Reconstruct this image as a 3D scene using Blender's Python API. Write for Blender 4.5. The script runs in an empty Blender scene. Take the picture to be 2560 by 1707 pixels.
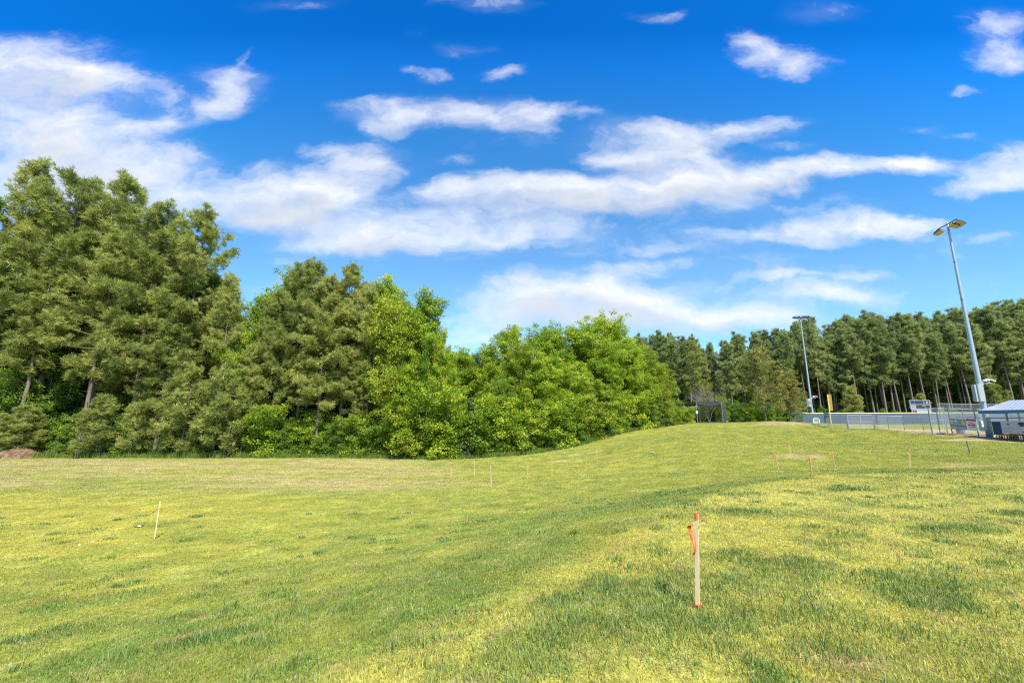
import bpy, math, random
import numpy as np
from mathutils import Vector, Matrix

# ============================================================ camera, sky, sun, exposure
F, U0, V0 = 1077.0, 1280.0, 853.5          # focal length and centre in photo pixels
EYE = 1.8
PITCH = math.radians(10.6)
SP, CP = math.sin(PITCH), math.cos(PITCH)
scene = bpy.context.scene
COL = scene.collection
cam_d = bpy.data.cameras.new('camera'); cam = bpy.data.objects.new('camera', cam_d); COL.objects.link(cam)
cam_d.sensor_width = 36.0; cam_d.lens = F / 2560.0 * 36.0
cam_d.clip_start = 0.1; cam_d.clip_end = 3000.0
cam.location = (0, 0, EYE); cam.rotation_euler = (math.radians(90) + PITCH, 0, 0)
scene.camera = cam

SUN_EL = 53.0
SUN_AZ = 155.0          # compass degrees from +Y (north) towards +X: behind the camera, to its right
scene.view_settings.view_transform = 'Standard'
scene.view_settings.look = 'None'
scene.view_settings.exposure = 0.75
scene.view_settings.gamma = 1.0
scene.cycles.max_bounces = 8
scene.cycles.diffuse_bounces = 5
scene.cycles.glossy_bounces = 2
scene.cycles.transmission_bounces = 4
scene.cycles.transparent_max_bounces = 12
scene.cycles.use_denoising = False
scene.cycles.filter_width = 1.15
scene.cycles.sample_clamp_indirect = 4.0
scene.cycles.caustics_reflective = False
scene.cycles.caustics_refractive = False

sun_d = bpy.data.lights.new('sun', 'SUN'); sun_d.energy = 4.2; sun_d.angle = math.radians(0.53)
sun_d.color = (1.0, 0.955, 0.87)
sun = bpy.data.objects.new('sun', sun_d); COL.objects.link(sun)
_a, _e = math.radians(SUN_AZ), math.radians(SUN_EL)
_d = Vector((math.sin(_a) * math.cos(_e), math.cos(_a) * math.cos(_e), math.sin(_e)))
sun.rotation_euler = _d.to_track_quat('Z', 'Y').to_euler(); sun.location = (0, -20, 60)

# ---- clouds: (u, v, half width, half height, weight) in photo-view pixels (2352 wide), turned into sky directions
S = 2352.0 / 2560.0
CLOUDS = [
 (60,150,190,58,1.25),(190,170,110,36,1.0),(40,240,190,70,1.0),(170,300,170,55,.85),(60,380,300,80,.9),(230,375,170,60,.75),
 (320,205,80,32,.6),(380,250,50,45,.55),(520,185,80,30,.55),(560,205,60,40,.6),(500,245,60,38,.85),(560,150,16,30,.4),
 (360,300,85,25,.8),(430,357,55,16,.6),(860,258,95,30,.9),(880,290,60,24,.6),(1060,255,130,34,.95),(1150,270,110,26,.8),
 (1255,256,80,14,.6),(1080,115,65,16,.4),(1000,176,40,14,.55),(1165,166,55,15,.65),(940,168,30,10,.35),
 (800,352,90,30,1.0),(840,385,80,24,.8),(600,375,45,18,.5),(680,430,140,42,1.2),(790,440,110,32,1.0),(620,480,110,34,1.15),(720,490,180,40,1.0),
 (470,480,140,55,.8),(380,450,90,30,.5),(800,555,170,26,1.05),(950,545,190,28,.95),(900,510,150,30,.75),(1100,430,110,28,1.15),(1000,430,60,24,.5),
 (1150,480,170,42,1.0),(1270,420,70,26,1.0),(1330,450,170,36,1.15),(1470,430,150,40,1.2),(1600,430,120,34,1.0),(1230,530,150,24,.6),
 (1420,365,75,20,1.1),(1500,330,130,40,1.0),(1620,300,160,26,.85),(1750,285,100,16,.5),(1580,370,120,36,.85),(1680,400,90,30,.8),
 (1860,385,130,26,1.1),(1990,375,150,24,1.15),(2100,370,70,20,1.0),(1780,400,90,24,.9),(1790,415,60,20,.7),(1850,335,70,10,.35),
 (2280,390,110,34,1.05),(2330,350,70,22,.8),(2230,440,90,18,.7),(2300,430,90,22,.9),(2200,320,60,10,.35),(2120,300,40,14,.35),
 (1830,525,110,28,.8),(1960,520,130,26,1.15),(2060,525,90,20,.95),(1870,555,90,14,.8),(1520,562,90,12,.4),(1680,540,60,16,.45),
 (1450,612,90,14,.55),(1540,596,60,9,.5),(1300,640,130,34,.8),(1230,690,130,44,1.0),(1340,690,170,50,.95),(1130,745,110,38,.9),(1080,790,60,30,.7),(1420,700,130,50,.85),
 (1560,700,120,34,.65),(1500,735,160,40,.8),(1740,720,110,22,.95),(1650,735,110,30,.7),(1800,745,160,20,.6),(1780,636,90,13,.75),(1960,645,80,11,.5),(1900,680,80,20,.8),(1980,690,80,16,.55),(1600,650,50,16,.5),
 (1740,105,55,34,.9),(1800,135,60,30,.7),(1850,160,60,24,.75),(1900,25,90,24,.4),(1500,38,60,14,.5),(1130,6,110,16,.6),(680,8,100,16,.3),
 (2300,60,75,36,.9),(2310,130,75,36,1.1),(2230,212,25,12,.6),(1080,680,90,30,.35),(1370,272,40,10,.45),(650,650,60,30,.3),(1020,370,60,14,.3),
 (1700,640,340,60,.32),(1450,540,260,50,.25),(1950,690,260,40,.28),(300,430,260,60,.5),(90,470,160,60,.7),(1250,300,300,60,.18),(1700,470,300,30,.3),(1000,560,260,40,.35),(2200,560,160,60,.22),(650,590,60,12,.4),(2230,640,120,22,.25),(2270,548,60,10,.3),(950,80,40,16,.12),
]
def px_ratio(u, v):
    a = (u - U0) / F; b = (V0 - v) / F
    y = CP - b * SP
    return a / y, (SP + b * CP) / y           # X/Y and Z/Y of the view ray

def cloud_group():
    ng = bpy.data.node_groups.new('cloud_field', 'ShaderNodeTree')
    ng.interface.new_socket('P', in_out='INPUT', socket_type='NodeSocketVector')
    ng.interface.new_socket('D', in_out='OUTPUT', socket_type='NodeSocketFloat')
    N, L = ng.nodes, ng.links
    gi = N.new('NodeGroupInput'); go = N.new('NodeGroupOutput')
    acc = None
    for (u, v, hw, hh, w) in CLOUDS:
        u, v, hw, hh = u / S, v / S, hw / S, hh / S
        cx, cz = px_ratio(u, v)
        x2, _ = px_ratio(u + hw, v); _, z2 = px_ratio(u, v - hh)
        sx, sz = abs(x2 - cx) * 1.28, abs(z2 - cz) * 1.22
        ma = N.new('ShaderNodeVectorMath'); ma.operation = 'MULTIPLY_ADD'
        ma.inputs[1].default_value = (1 / sx, 1 / sz, 0); ma.inputs[2].default_value = (-cx / sx, -cz / sz, 0)
        L.new(gi.outputs[0], ma.inputs[0])
        ln = N.new('ShaderNodeVectorMath'); ln.operation = 'LENGTH'; L.new(ma.outputs[0], ln.inputs[0])
        mr = N.new('ShaderNodeMapRange'); mr.interpolation_type = 'SMOOTHSTEP'
        mr.inputs[1].default_value = 0.1; mr.inputs[2].default_value = 1.35; mr.inputs[3].default_value = w; mr.inputs[4].default_value = 0
        L.new(ln.outputs['Value'], mr.inputs[0])
        if acc is None: acc = mr.outputs[0]
        else:
            ad = N.new('ShaderNodeMath'); ad.operation = 'ADD'; L.new(acc, ad.inputs[0]); L.new(mr.outputs[0], ad.inputs[1]); acc = ad.outputs[0]
    L.new(acc, go.inputs[0])
    return ng

world = bpy.data.worlds.new('World'); scene.world = world; world.use_nodes = True
world.cycles.sampling_method = 'MANUAL'; world.cycles.sample_map_resolution = 512
W, WL = world.node_tree.nodes, world.node_tree.links
W.clear()
def wmath(op, a, b=None, c=None, clamp=False):
    n = W.new('ShaderNodeMath'); n.operation = op; n.use_clamp = clamp
    for i, x in enumerate((a, b, c)):
        if x is None: continue
        if isinstance(x, (int, float)): n.inputs[i].default_value = x
        else: WL.new(x, n.inputs[i])
    return n.outputs[0]
def wrange(x, a, b, c, d, mode='SMOOTHSTEP'):
    n = W.new('ShaderNodeMapRange'); n.interpolation_type = mode
    WL.new(x, n.inputs[0])
    for i, q in enumerate((a, b, c, d)): n.inputs[i + 1].default_value = q
    return n.outputs[0]
tc = W.new('ShaderNodeTexCoord')
sx_ = W.new('ShaderNodeSeparateXYZ'); WL.new(tc.outputs['Generated'], sx_.inputs[0])
ay = wmath('MAXIMUM', wmath('ABSOLUTE', sx_.outputs[1]), 0.02)
px = wmath('DIVIDE', sx_.outputs[0], ay); pz = wmath('DIVIDE', sx_.outputs[2], ay)
P0 = W.new('ShaderNodeCombineXYZ'); WL.new(px, P0.inputs[0]); WL.new(pz, P0.inputs[1])
# domain warp
def wnoise(vec, scale, detail, rough, stretch=(1, 1, 1)):
    m = W.new('ShaderNodeVectorMath'); m.operation = 'MULTIPLY'; WL.new(vec, m.inputs[0]); m.inputs[1].default_value = stretch
    n = W.new('ShaderNodeTexNoise'); n.inputs['Scale'].default_value = scale; n.inputs['Detail'].default_value = detail; n.inputs['Roughness'].default_value = rough
    WL.new(m.outputs[0], n.inputs['Vector'])
    return n
w1 = wnoise(P0.outputs[0], 4.0, 6, .58, (1, 1.7, 1))
wv = W.new('ShaderNodeVectorMath'); wv.operation = 'MULTIPLY_ADD'; WL.new(w1.outputs['Color'], wv.inputs[0])
wv.inputs[1].default_value = (.26, .12, 0); wv.inputs[2].default_value = (-.13, -.06, 0)
P1 = W.new('ShaderNodeVectorMath'); P1.operation = 'ADD'; WL.new(P0.outputs[0], P1.inputs[0]); WL.new(wv.outputs[0], P1.inputs[1])
CG = cloud_group()
def field(vec):
    g = W.new('ShaderNodeGroup'); g.node_tree = CG; WL.new(vec, g.inputs[0]); return g.outputs[0]
d0 = field(P1.outputs[0])
up = W.new('ShaderNodeVectorMath'); up.operation = 'ADD'; WL.new(P1.outputs[0], up.inputs[0]); up.inputs[1].default_value = (0.01, .035, 0)
d1 = field(up.outputs[0])
n1 = wnoise(P1.outputs[0], 5.5, 9, .62, (1, 1.9, 1))
n1f = n1.outputs['Fac']
dd = wmath('ADD', wmath('MULTIPLY', wmath('MINIMUM', d0, 1.8), .92), wmath('MULTIPLY', wmath('SUBTRACT', n1f, .55), 3.6))
n2n = wnoise(P1.outputs[0], 19.0, 6, .6, (1, 1.6, 1))
dd = wmath('ADD', dd, wmath('MULTIPLY', wmath('SUBTRACT', n2n.outputs['Fac'], .5), 1.3))
dd = wmath('MULTIPLY', dd, wrange(d0, .02, .35, 0, 1))
alpha = wmath('ADD', wrange(dd, .0, 2.0, 0, .80, 'LINEAR'), wrange(d0, .0, 1.2, 0, .24, 'SMOOTHSTEP'), clamp=True)
alpha = wmath('MULTIPLY', alpha, .985)
du = wmath('ADD', wmath('MINIMUM', d1, 1.9), wmath('MULTIPLY', wmath('SUBTRACT', n1f, .52), 1.2))
shade = wrange(du, .8, 2.3, 0, .9)
sky = W.new('ShaderNodeTexSky'); sky.sky_type = 'NISHITA'; sky.sun_disc = False
sky.sun_elevation = math.radians(SUN_EL); sky.sun_rotation = math.radians(SUN_AZ)
sky.air_density = 1.0; sky.dust_density = 0.3; sky.ozone_density = 2.5
# deepen the blue overhead, as in the strongly saturated photograph
tint = W.new('ShaderNodeValToRGB')
tint.color_ramp.elements[0].position = 0.0; tint.color_ramp.elements[0].color = (.62, .82, .92, 1)
tint.color_ramp.elements[1].position = 1.0; tint.color_ramp.elements[1].color = (.017, .50, 1.06, 1)
e = tint.color_ramp.elements.new(.35); e.color = (.50, .80, .92, 1)
e = tint.color_ramp.elements.new(.7); e.color = (.17, .72, 1.08, 1)
e = tint.color_ramp.elements.new(.9); e.color = (.05, .62, 1.2, 1)
TK = .06
WL.new(wrange(pz, 0.0, 1.05, 0, 1, 'LINEAR'), tint.inputs[0])
mul = W.new('ShaderNodeMix'); mul.data_type = 'RGBA'; mul.blend_type = 'MULTIPLY'; mul.inputs[0].default_value = 1.0
WL.new(sky.outputs[0], mul.inputs[6]); WL.new(tint.outputs[0], mul.inputs[7])
ccol = W.new('ShaderNodeMix'); ccol.data_type = 'RGBA'; WL.new(shade, ccol.inputs[0])
ccol.inputs[6].default_value = (4.15, 4.2, 4.3, 1); ccol.inputs[7].default_value = (2.75, 2.95, 3.3, 1)
fin = W.new('ShaderNodeMix'); fin.data_type = 'RGBA'
WL.new(alpha, fin.inputs[0]); WL.new(mul.outputs[2], fin.inputs[6]); WL.new(ccol.outputs[2], fin.inputs[7])
bg = W.new('ShaderNodeBackground'); bg.inputs[1].default_value = 0.15
WL.new(fin.outputs[2], bg.inputs[0])
wo = W.new('ShaderNodeOutputWorld'); WL.new(bg.outputs[0], wo.inputs[0])

# ============================================================ numeric helpers
rng = np.random.default_rng(7)
random.seed(7)
def hash2(ix, iy, seed):
    h = (ix.astype(np.int64) * 374761393 + iy.astype(np.int64) * 668265263 + seed * 1442695041) & 0xffffffff
    h = ((h ^ (h >> 13)) * 1274126177) & 0xffffffff
    return ((h ^ (h >> 16)) & 0xffffff) / float(0xffffff)
def vnoise(x, y, seed=0):
    x = np.asarray(x, float); y = np.asarray(y, float)
    ix = np.floor(x); iy = np.floor(y); fx = x - ix; fy = y - iy
    fx = fx * fx * (3 - 2 * fx); fy = fy * fy * (3 - 2 * fy)
    a = hash2(ix, iy, seed); b = hash2(ix + 1, iy, seed); c = hash2(ix, iy + 1, seed); d = hash2(ix + 1, iy + 1, seed)
    return a + (b - a) * fx + (c - a) * fy + (a - b - c + d) * fx * fy
def fbm(x, y, seed=0, octv=4, gain=.55):
    s = 0; amp = 1; tot = 0
    for k in range(octv):
        s = s + amp * vnoise(x * 2 ** k + 17.3 * k, y * 2 ** k - 9.1 * k, seed + k); tot += amp; amp *= gain
    return s / tot
def sstep(a, b, x):
    t = np.clip((x - a) / (b - a), 0, 1); return t * t * (3 - 2 * t)

# ============================================================ terrain
def pt(u, v, z):                      # photo pixel + ground height -> point
    rx, rz = px_ratio(u, v); D = (z - EYE) / rz
    return (rx * D, D, z)
def pd(u, v, D):                      # photo pixel + depth -> point
    rx, rz = px_ratio(u, v); return (rx * D, D, EYE + rz * D)
CTRL = [
 # bank the camera stands on, and its crest
 (0,-3,0),(0,0,0),(3,1,0),(8,2,0.02),(2,4,0),(5,6,0),(9,8,0),(15,8,.05),(14,12,.03),(22,12,.05),(30,10,.1),(20,16,.02),(9,12,.0),
 (-1.7,2.9,0.0),(-.9,3.9,-.03),(.3,5.6,-.02),(3.2,9.6,-.02),(6.6,13.0,-.03),(11.2,15.8,-.04),(20,17.3,-.05),(30,18,-.05),
 (4.5,8.8,0),(8.2,12.2,0),(12,14.5,0),
 # falling away behind the crest
 (-4.5,2.5,-.55),(-3.3,5.2,-.6),(-1.2,7.2,-.5),(1.2,10.8,-.55),(4.0,14.5,-.7),(8.5,17.8,-.65),(14,19.5,-.45),(21,20.5,-.45),(30,21,-.4),
 (-7,4,-1.0),(-6,9,-1.3),(-3.5,11.5,-1.3),(-1,14.5,-1.4),(2,18,-1.45),(7,21,-1.3),(14,22.5,-.8),
 (-12,8,-1.6),(-30,6,-1.8),(-60,0,-1.9),(-8,-6,-.8),(-30,-20,-1.6),
 (-11.8,14.2,-1.76),(-25,16,-1.95),(-50,20,-2.05),(-3,20,-1.8),(-12,24,-2.0),(-30,30,-2.12),(-60,34,-2.15),
 pt(1127,1189,-2.1),pt(1186,1176.5,-2.1),pt(1228,1204,-1.95),pt(1319,1188.5,-2.02),pt(1379,1176,-1.8),pt(1494,1147,-1.55),
 (7,26,-1.55),pt(1946,1174,-1.05),pt(2088,1168,-1.0),
 pd(1976,1135,32),pd(2275,1170,21.5),pd(2425,1133.6,31),pd(1700,1100,42),pd(1620,1110,42),pd(1850,1100,44),pd(1750,1075,55),
 # tree edge and hill
 pd(0,1143,48),pd(400,1143,48),pd(800,1143,48),pd(1050,1145,48),pd(1176,1144,48),pd(1318,1136,47.5),pd(1459,1111,50),pd(1574,1080,55),pd(1676,1064,62),
 pd(1742,1057.5,69),pd(1820,1056.5,70),pd(1880,1055,74),pd(1950,1052.5,61),pd(1890,1060,60),pd(2010,1058,58),
 pd(2048,1067,57),pd(2073,1069,55),pd(2119,1073,52),pd(2188,1073,52),pd(2260,1076,51),pd(2332,1087.5,46.5),pd(2382,1085,46.5),pd(2447,1091,44),pd(2475,1096,43.5),pd(2560,1098,42),
 (75,40,.35),(90,48,.7),(60,30,.0),(90,20,.2),
 pd(2000,1060,88),pd(2200,1060,88),pd(2400,1060,88),(110,88,1.45),(130,60,1.2),
 (0,90,.2),(-40,90,-1.9),(-90,60,-2.1),(-100,110,-2),(0,150,.8),(60,120,1.5),(120,130,1.7),(30,110,1.4),(200,140,2),(200,40,1),(200,-40,.5),(-150,20,-2),(-150,-50,-1.5),(60,-30,.2),(0,-50,0),(0,-120,0),
]
CT = np.array(CTRL, float)
def _k(r2): 
    return np.where(r2 > 1e-9, .5 * r2 * np.log(r2 + 1e-12), 0)
_P = CT[:, :2] / 10
_K = _k(((_P[:, None] - _P[None]) ** 2).sum(-1)) + np.eye(len(_P)) * .004
_Q = np.c_[np.ones(len(_P)), _P]
_A = np.block([[_K, _Q], [_Q.T, np.zeros((3, 3))]])
_S = np.linalg.solve(_A, np.r_[CT[:, 2], 0, 0, 0])
def height(x, y):
    x = np.asarray(x, float); y = np.asarray(y, float); sh = x.shape
    xx = np.clip(x.ravel(), -220, 260); yy = np.clip(y.ravel(), -140, 190)
    out = np.empty(xx.size)
    for i in range(0, xx.size, 20000):
        p = np.c_[xx[i:i + 20000], yy[i:i + 20000]] / 10
        r2 = ((p[:, None] - _P[None]) ** 2).sum(-1)
        out[i:i + 20000] = _k(r2) @ _S[:len(_P)] + _S[-3] + p @ _S[-2:]
    out = np.clip(out, -2.6, 3.2)
    b = (fbm(xx * .9, yy * .9, 3, 3) - .5) * .05 + (fbm(xx * .18, yy * .18, 9, 2) - .5) * .12
    return (out + b).reshape(sh)
def gz(x, y): return float(height(np.array([x]), np.array([y]))[0])
def hit(u, v):                         # where the view ray through a photo pixel meets the ground
    rx, rz = px_ratio(u, v)
    D = np.concatenate([np.arange(2, 30, .05), np.arange(30, 140, .15)])
    z = EYE + rz * D; g = height(rx * D, D)
    k = np.argmax(z < g) if (z < g).any() else -1
    return (rx * D[k], D[k], g[k])

# ---- grass colours over the ground (wear, dry patches, lush clumps, bare clay; cast-shadow streaks painted in)
C_YEL = np.array((.43, .385, .060)); C_GRN = np.array((.205, .265, .045)); C_DRK = np.array((.115, .205, .042))
C_BNK = np.array((.545, .485, .10)); C_TAN = np.array((.46, .35, .15)); C_CLAY = np.array((.50, .20, .075)); C_SAND = np.array((.72, .50, .26)); C_PALE = np.array((.36, .38, .13))
def seg_d(x, y, pts):                  # distance to a polyline
    best = np.full(np.shape(x), 1e9)
    for (x0, y0), (x1, y1) in zip(pts[:-1], pts[1:]):
        dx, dy = x1 - x0, y1 - y0; L2 = dx * dx + dy * dy
        t = np.clip(((x - x0) * dx + (y - y0) * dy) / L2, 0, 1)
        best = np.minimum(best, np.hypot(x - x0 - t * dx, y - y0 - t * dy))
    return best
CREST = [(-6, -1), (-1.9, 2.7), (-.3, 4.7), (1.6, 7.4), (3.6, 10), (7.0, 13.2), (11.4, 16.0), (20, 17.4), (40, 18.5)]
def crest_side(x, y):                  # signed: > 0 on the camera's side of the crest
    d = seg_d(x, y, CREST)
    cy = np.interp(x, [p[0] for p in CREST], [p[1] for p in CREST])
    return np.where(y < cy, d, -d)
LUSH_SHADOW = [(1560,1500,1.15,.8,1),(1745,1480,.8,.7,.9),(1900,1440,.9,.6,.8),(2010,1415,.5,.5,.7),(1830,1400,.7,.6,.5),(1420,1560,.7,.5,.8),(1330,1640,.5,.4,.7),(1640,1600,.5,.4,.6),(1790,1560,.6,.3,.6),(2060,1540,.5,.35,.6),
        (1860,1280,2.2,.45,.8),(2150,1222,1.6,.35,.8),(2390,1322,.8,.3,1),(2552,1288,.5,.2,1),(2290,1480,.8,.35,.85),(2360,1505,.6,.3,.9),(2240,1450,.6,.3,.6),(2400,1620,.6,.4,.5),(2150,1640,.7,.35,.5),
        (500,1602,.55,.22,1.0),(570,1590,.5,.2,.8),(120,1590,.7,.3,.8),(30,1600,.5,.3,.7),(260,1570,.6,.22,.6),(400,1310,.9,.8,.75),(90,1322,.9,.25,.6),(460,1455,.6,.25,.6),(700,1425,1.5,.9,.5),(1000,1480,1.3,.9,.45),
        (1250,1300,3,1.5,.35),(1500,1240,3,1.6,.35),(2450,1195,2.5,.4,.5),(2090,1095,2.6,.35,.9),(2140,1098,1.5,.3,.8),(2390,1099,1.6,.3,.8),(2290,1245,1.2,.3,.5),(1380,1400,1.0,.4,.5)]  # thin streaks below the near fence paint cast shadows into the grass colour
BARE = [(1995,1141,2.2,.6,.8),(2030,1142,1.4,.5,.8),(1410,1152,1.6,.4,.8),(1460,1135,2.5,.35,.6),(1380,1156,1.4,.4,.5),(2440,1165,3.0,.5,.5),(2400,1160,2.0,.4,.4),(1960,1056,5.0,2.0,.9),(2010,1060,3.5,1.5,.6),
        (1190,1180,1.6,.4,.4),(1540,1150,2.0,.4,.3),(1800,1082,2.5,.7,.3),(2350,1505,.3,.12,.6),(2150,1660,.35,.12,.6),(480,1590,.4,.1,.6),(60,1610,.4,.1,.5)]
_L = [(hit(u, v), a, b, w) for (u, v, a, b, w) in LUSH_SHADOW]
_B = [(hit(u, v), a, b, w) for (u, v, a, b, w) in BARE]
_infield = [hit(2330,1083)[:2], hit(2380,1083)[:2], hit(2450,1090)[:2], hit(2475,1094)[:2]]
_path = [hit(2365,1100.5)[:2], hit(2430,1100)[:2], hit(2490,1100)[:2], hit(2560,1102)[:2]]
def blob(x, y, L, seed):
    m = np.zeros(np.shape(x))
    wx = (fbm(x * 1.6, y * 1.6, seed, 3) - .5) * .9; wy = (fbm(x * 1.6 + 40, y * 1.6, seed + 5, 3) - .5) * .9
    for (c, a, b, w) in L:
        r = np.hypot((x - c[0] + wx * a) / a, (y - c[1] + wy * max(b, .3)) / (b * 1.3))
        m = np.maximum(m, w * (1 - sstep(.45, 1.25, r)))
    return m
def grass_colour(x, y):
    x = np.asarray(x, float); y = np.asarray(y, float)
    side = crest_side(x, y)
    n1 = fbm(x * .35, y * .5, 21, 4); n2 = fbm(x * 1.3, y * 1.3, 33, 4); n3 = fbm(x * .09, y * .13, 41, 3); n4 = fbm(x * 3.1, y * 3.1, 55, 3)
    # mix of yellow-green and green
    bank = sstep(-.7, .3, side)
    slope = sstep(-7, -2.5, side) * (1 - bank)                # greener fall of the bank
    g = .50 + .6 * (n1 - .5) + .4 * (n3 - .5) + .8 * (n2 - .5)
    g = g - .38 * bank + .34 * slope
    # yellow mown stretch at the far left of the low ground
    yl = (1 - sstep(4.0, 9.0, np.abs(y - 16 + .1 * x))) * (1 - sstep(-15, -8, x))
    g = g - .34 * yl
    lush_shadow = blob(x, y, _L, 71)
    yel = C_YEL + (C_BNK - C_YEL) * (bank * (.55 + .45 * sstep(.35, .6, n3)))[..., None]
    c = yel + (C_GRN - yel) * np.clip(g, 0, 1)[..., None]
    n5 = fbm(x * 7.0, y * 7.0, 63, 3)
    nb = sstep(.525, .61, n2 * .40 + n4 * .30 + n5 * .30) * .75 * np.where(side > 0, 1, .45)       # scattered darker clumps on the bank
    dk = np.clip(np.maximum(lush_shadow, nb * (.4 + n3)), 0, 1)
    dk = dk * (.30 + .70 * sstep(.40, .58, n4 * .5 + n5 * .5))
    c = c + (C_DRK - c) * (dk * .68)[..., None]
    # dry straw-coloured strip of the low ground in front of the trees
    t = sstep(23, 28, y + .02 * x + 2 * (n1 - .5)) * (1 - sstep(44, 47.6, y)) * (1 - sstep(-9, 1, x + .3 * (y - 30)))
    st = fbm(x * .16, y * .75, 88, 4)
    tt = t * (.15 + .85 * sstep(.42, .56, st))
    c = c + (C_TAN - c) * (tt * .8)[..., None]
    # lighter green ball field beyond the fence
    fl = sstep(0, 2, y - 54) * sstep(40, 44, x - .0 * y)
    c = c + (C_PALE - c) * (fl * .8)[..., None]
    # thin straw everywhere in small specks
    sp = sstep(.62, .75, fbm(x * 5.0, y * 5.0, 91, 2)) * .35
    c = c + (C_TAN - c) * sp[..., None]
    bare = blob(x, y, _B, 77)
    c = c + (C_SAND * .8 - c) * (bare * .75)[..., None]
    inf = (1 - sstep(1.2, 2.6, seg_d(x, y, _infield) + (n2 - .5) * 2)) 
    inf = np.maximum(inf, sstep(44.5, 46, y) * (1 - sstep(53, 56, y)) * sstep(43, 46, x + .6 * (n1 - .5)))
    c = c + (C_SAND - c) * (inf * .85)[..., None]
    pth = 1 - sstep(.35, 1.0, seg_d(x, y, _path) + (n2 - .5) * .8)
    pth = np.maximum(pth, sstep(44, 46, x) * (1 - sstep(45, 46, y)) * sstep(38.2, 39.6, y + (n1 - .5) * 2))
    c = c + (C_SAND - c) * (pth * .85)[..., None]
    # clay and pine straw under the trees on the left
    tr = sstep(47.6, 48.8, y + (n1 - .5) * 1.2) * (1 - sstep(-28, -22, x)) * (1 - sstep(90, 100, y))
    c = c + (C_CLAY * (.35 + .8 * n2)[..., None] - c) * (tr * .9)[..., None]
    c = c * (.80 + .4 * n4)[..., None]
    return np.clip(c, .005, 1), dk, np.maximum.reduce([inf, pth, bare * .7, tr])

# ============================================================ materials
def new_mat(name):
    m = bpy.data.materials.new(name); m.use_nodes = True; m.node_tree.nodes.clear(); return m, m.node_tree.nodes, m.node_tree.links
def simple(name, col, rough=.6, metal=0.0, noise=.15, scale=8.0, bump=0.0, spec=.5):
    m, N, L = new_mat(name)
    b = N.new('ShaderNodeBsdfPrincipled'); o = N.new('ShaderNodeOutputMaterial'); L.new(b.outputs[0], o.inputs[0])
    b.inputs['Roughness'].default_value = rough; b.inputs['Metallic'].default_value = metal; b.inputs['Specular IOR Level'].default_value = spec
    t = N.new('ShaderNodeTexCoord'); n = N.new('ShaderNodeTexNoise'); n.inputs['Scale'].default_value = scale; n.inputs['Detail'].default_value = 5
    L.new(t.outputs['Object'], n.inputs['Vector'])
    r = N.new('ShaderNodeMapRange'); r.inputs[3].default_value = 1 - noise; r.inputs[4].default_value = 1 + noise; L.new(n.outputs['Fac'], r.inputs[0])
    x = N.new('ShaderNodeVectorMath'); x.operation = 'SCALE'; x.inputs[0].default_value = col[:3]; L.new(r.outputs[0], x.inputs['Scale'])
    L.new(x.outputs[0], b.inputs['Base Color'])
    if bump:
        q = N.new('ShaderNodeBump'); q.inputs['Strength'].default_value = bump; L.new(n.outputs['Fac'], q.inputs['Height']); L.new(q.outputs[0], b.inputs['Normal'])
    return m
def veil(name, col, alpha):            # netting / wire mesh finer than a pixel
    m, N, L = new_mat(name)
    d = N.new('ShaderNodeBsdfDiffuse'); d.inputs[0].default_value = (*col, 1)
    t = N.new('ShaderNodeBsdfTransparent'); x = N.new('ShaderNodeMixShader'); x.inputs[0].default_value = alpha
    o = N.new('ShaderNodeOutputMaterial')
    L.new(t.outputs[0], x.inputs[1]); L.new(d.outputs[0], x.inputs[2]); L.new(x.outputs[0], o.inputs[0]); return m
def foliage(name, a, b, c=None, trans=.35, gloss=.04, var=.35):
    """leaf or needle surface: colour runs a..b per leaf, varied per plant"""
    m, N, L = new_mat(name)
    g = N.new('ShaderNodeNewGeometry'); oi = N.new('ShaderNodeObjectInfo')
    t = N.new('ShaderNodeTexCoord'); n = N.new('ShaderNodeTexNoise'); n.inputs['Scale'].default_value = .55; n.inputs['Detail'].default_value = 3
    L.new(t.outputs['Object'], n.inputs['Vector'])
    def M(op, p, q):
        k = N.new('ShaderNodeMath'); k.operation = op; k.use_clamp = False
        for i, x in enumerate((p, q)):
            if isinstance(x, (int, float)): k.inputs[i].default_value = x
            else: L.new(x, k.inputs[i])
        return k.outputs[0]
    tf = N.new('ShaderNodeAttribute'); tf.attribute_name = 'clump'
    f = M('ADD', M('MULTIPLY', g.outputs['Random Per Island'], .30), M('MULTIPLY', n.outputs['Fac'], .8))
    f = M('ADD', f, M('MULTIPLY', tf.outputs['Fac'], .85))
    f = M('ADD', M('SUBTRACT', f, .48), M('MULTIPLY', M('SUBTRACT', oi.outputs['Random'], .5), var))
    r = N.new('ShaderNodeValToRGB'); r.color_ramp.elements[0].color = (*a, 1); r.color_ramp.elements[1].color = (*b, 1)
    r.color_ramp.elements[0].position = .05; r.color_ramp.elements[1].position = .8
    if c: e = r.color_ramp.elements.new(1.0); e.color = (*c, 1)
    L.new(f, r.inputs[0])
    d = N.new('ShaderNodeBsdfDiffuse'); L.new(r.outputs[0], d.inputs[0])
    tl = N.new('ShaderNodeBsdfTranslucent'); L.new(r.outputs[0], tl.inputs[0])
    gl = N.new('ShaderNodeBsdfGlossy'); gl.inputs['Roughness'].default_value = .65; gl.inputs[0].default_value = (.9, .95, 1, 1)
    x = N.new('ShaderNodeMixShader'); x.inputs[0].default_value = trans; L.new(d.outputs[0], x.inputs[1]); L.new(tl.outputs[0], x.inputs[2])
    y = N.new('ShaderNodeMixShader'); y.inputs[0].default_value = gloss; L.new(x.outputs[0], y.inputs[1]); L.new(gl.outputs[0], y.inputs[2])
    o = N.new('ShaderNodeOutputMaterial'); L.new(y.outputs[0], o.inputs[0]); return m
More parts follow.
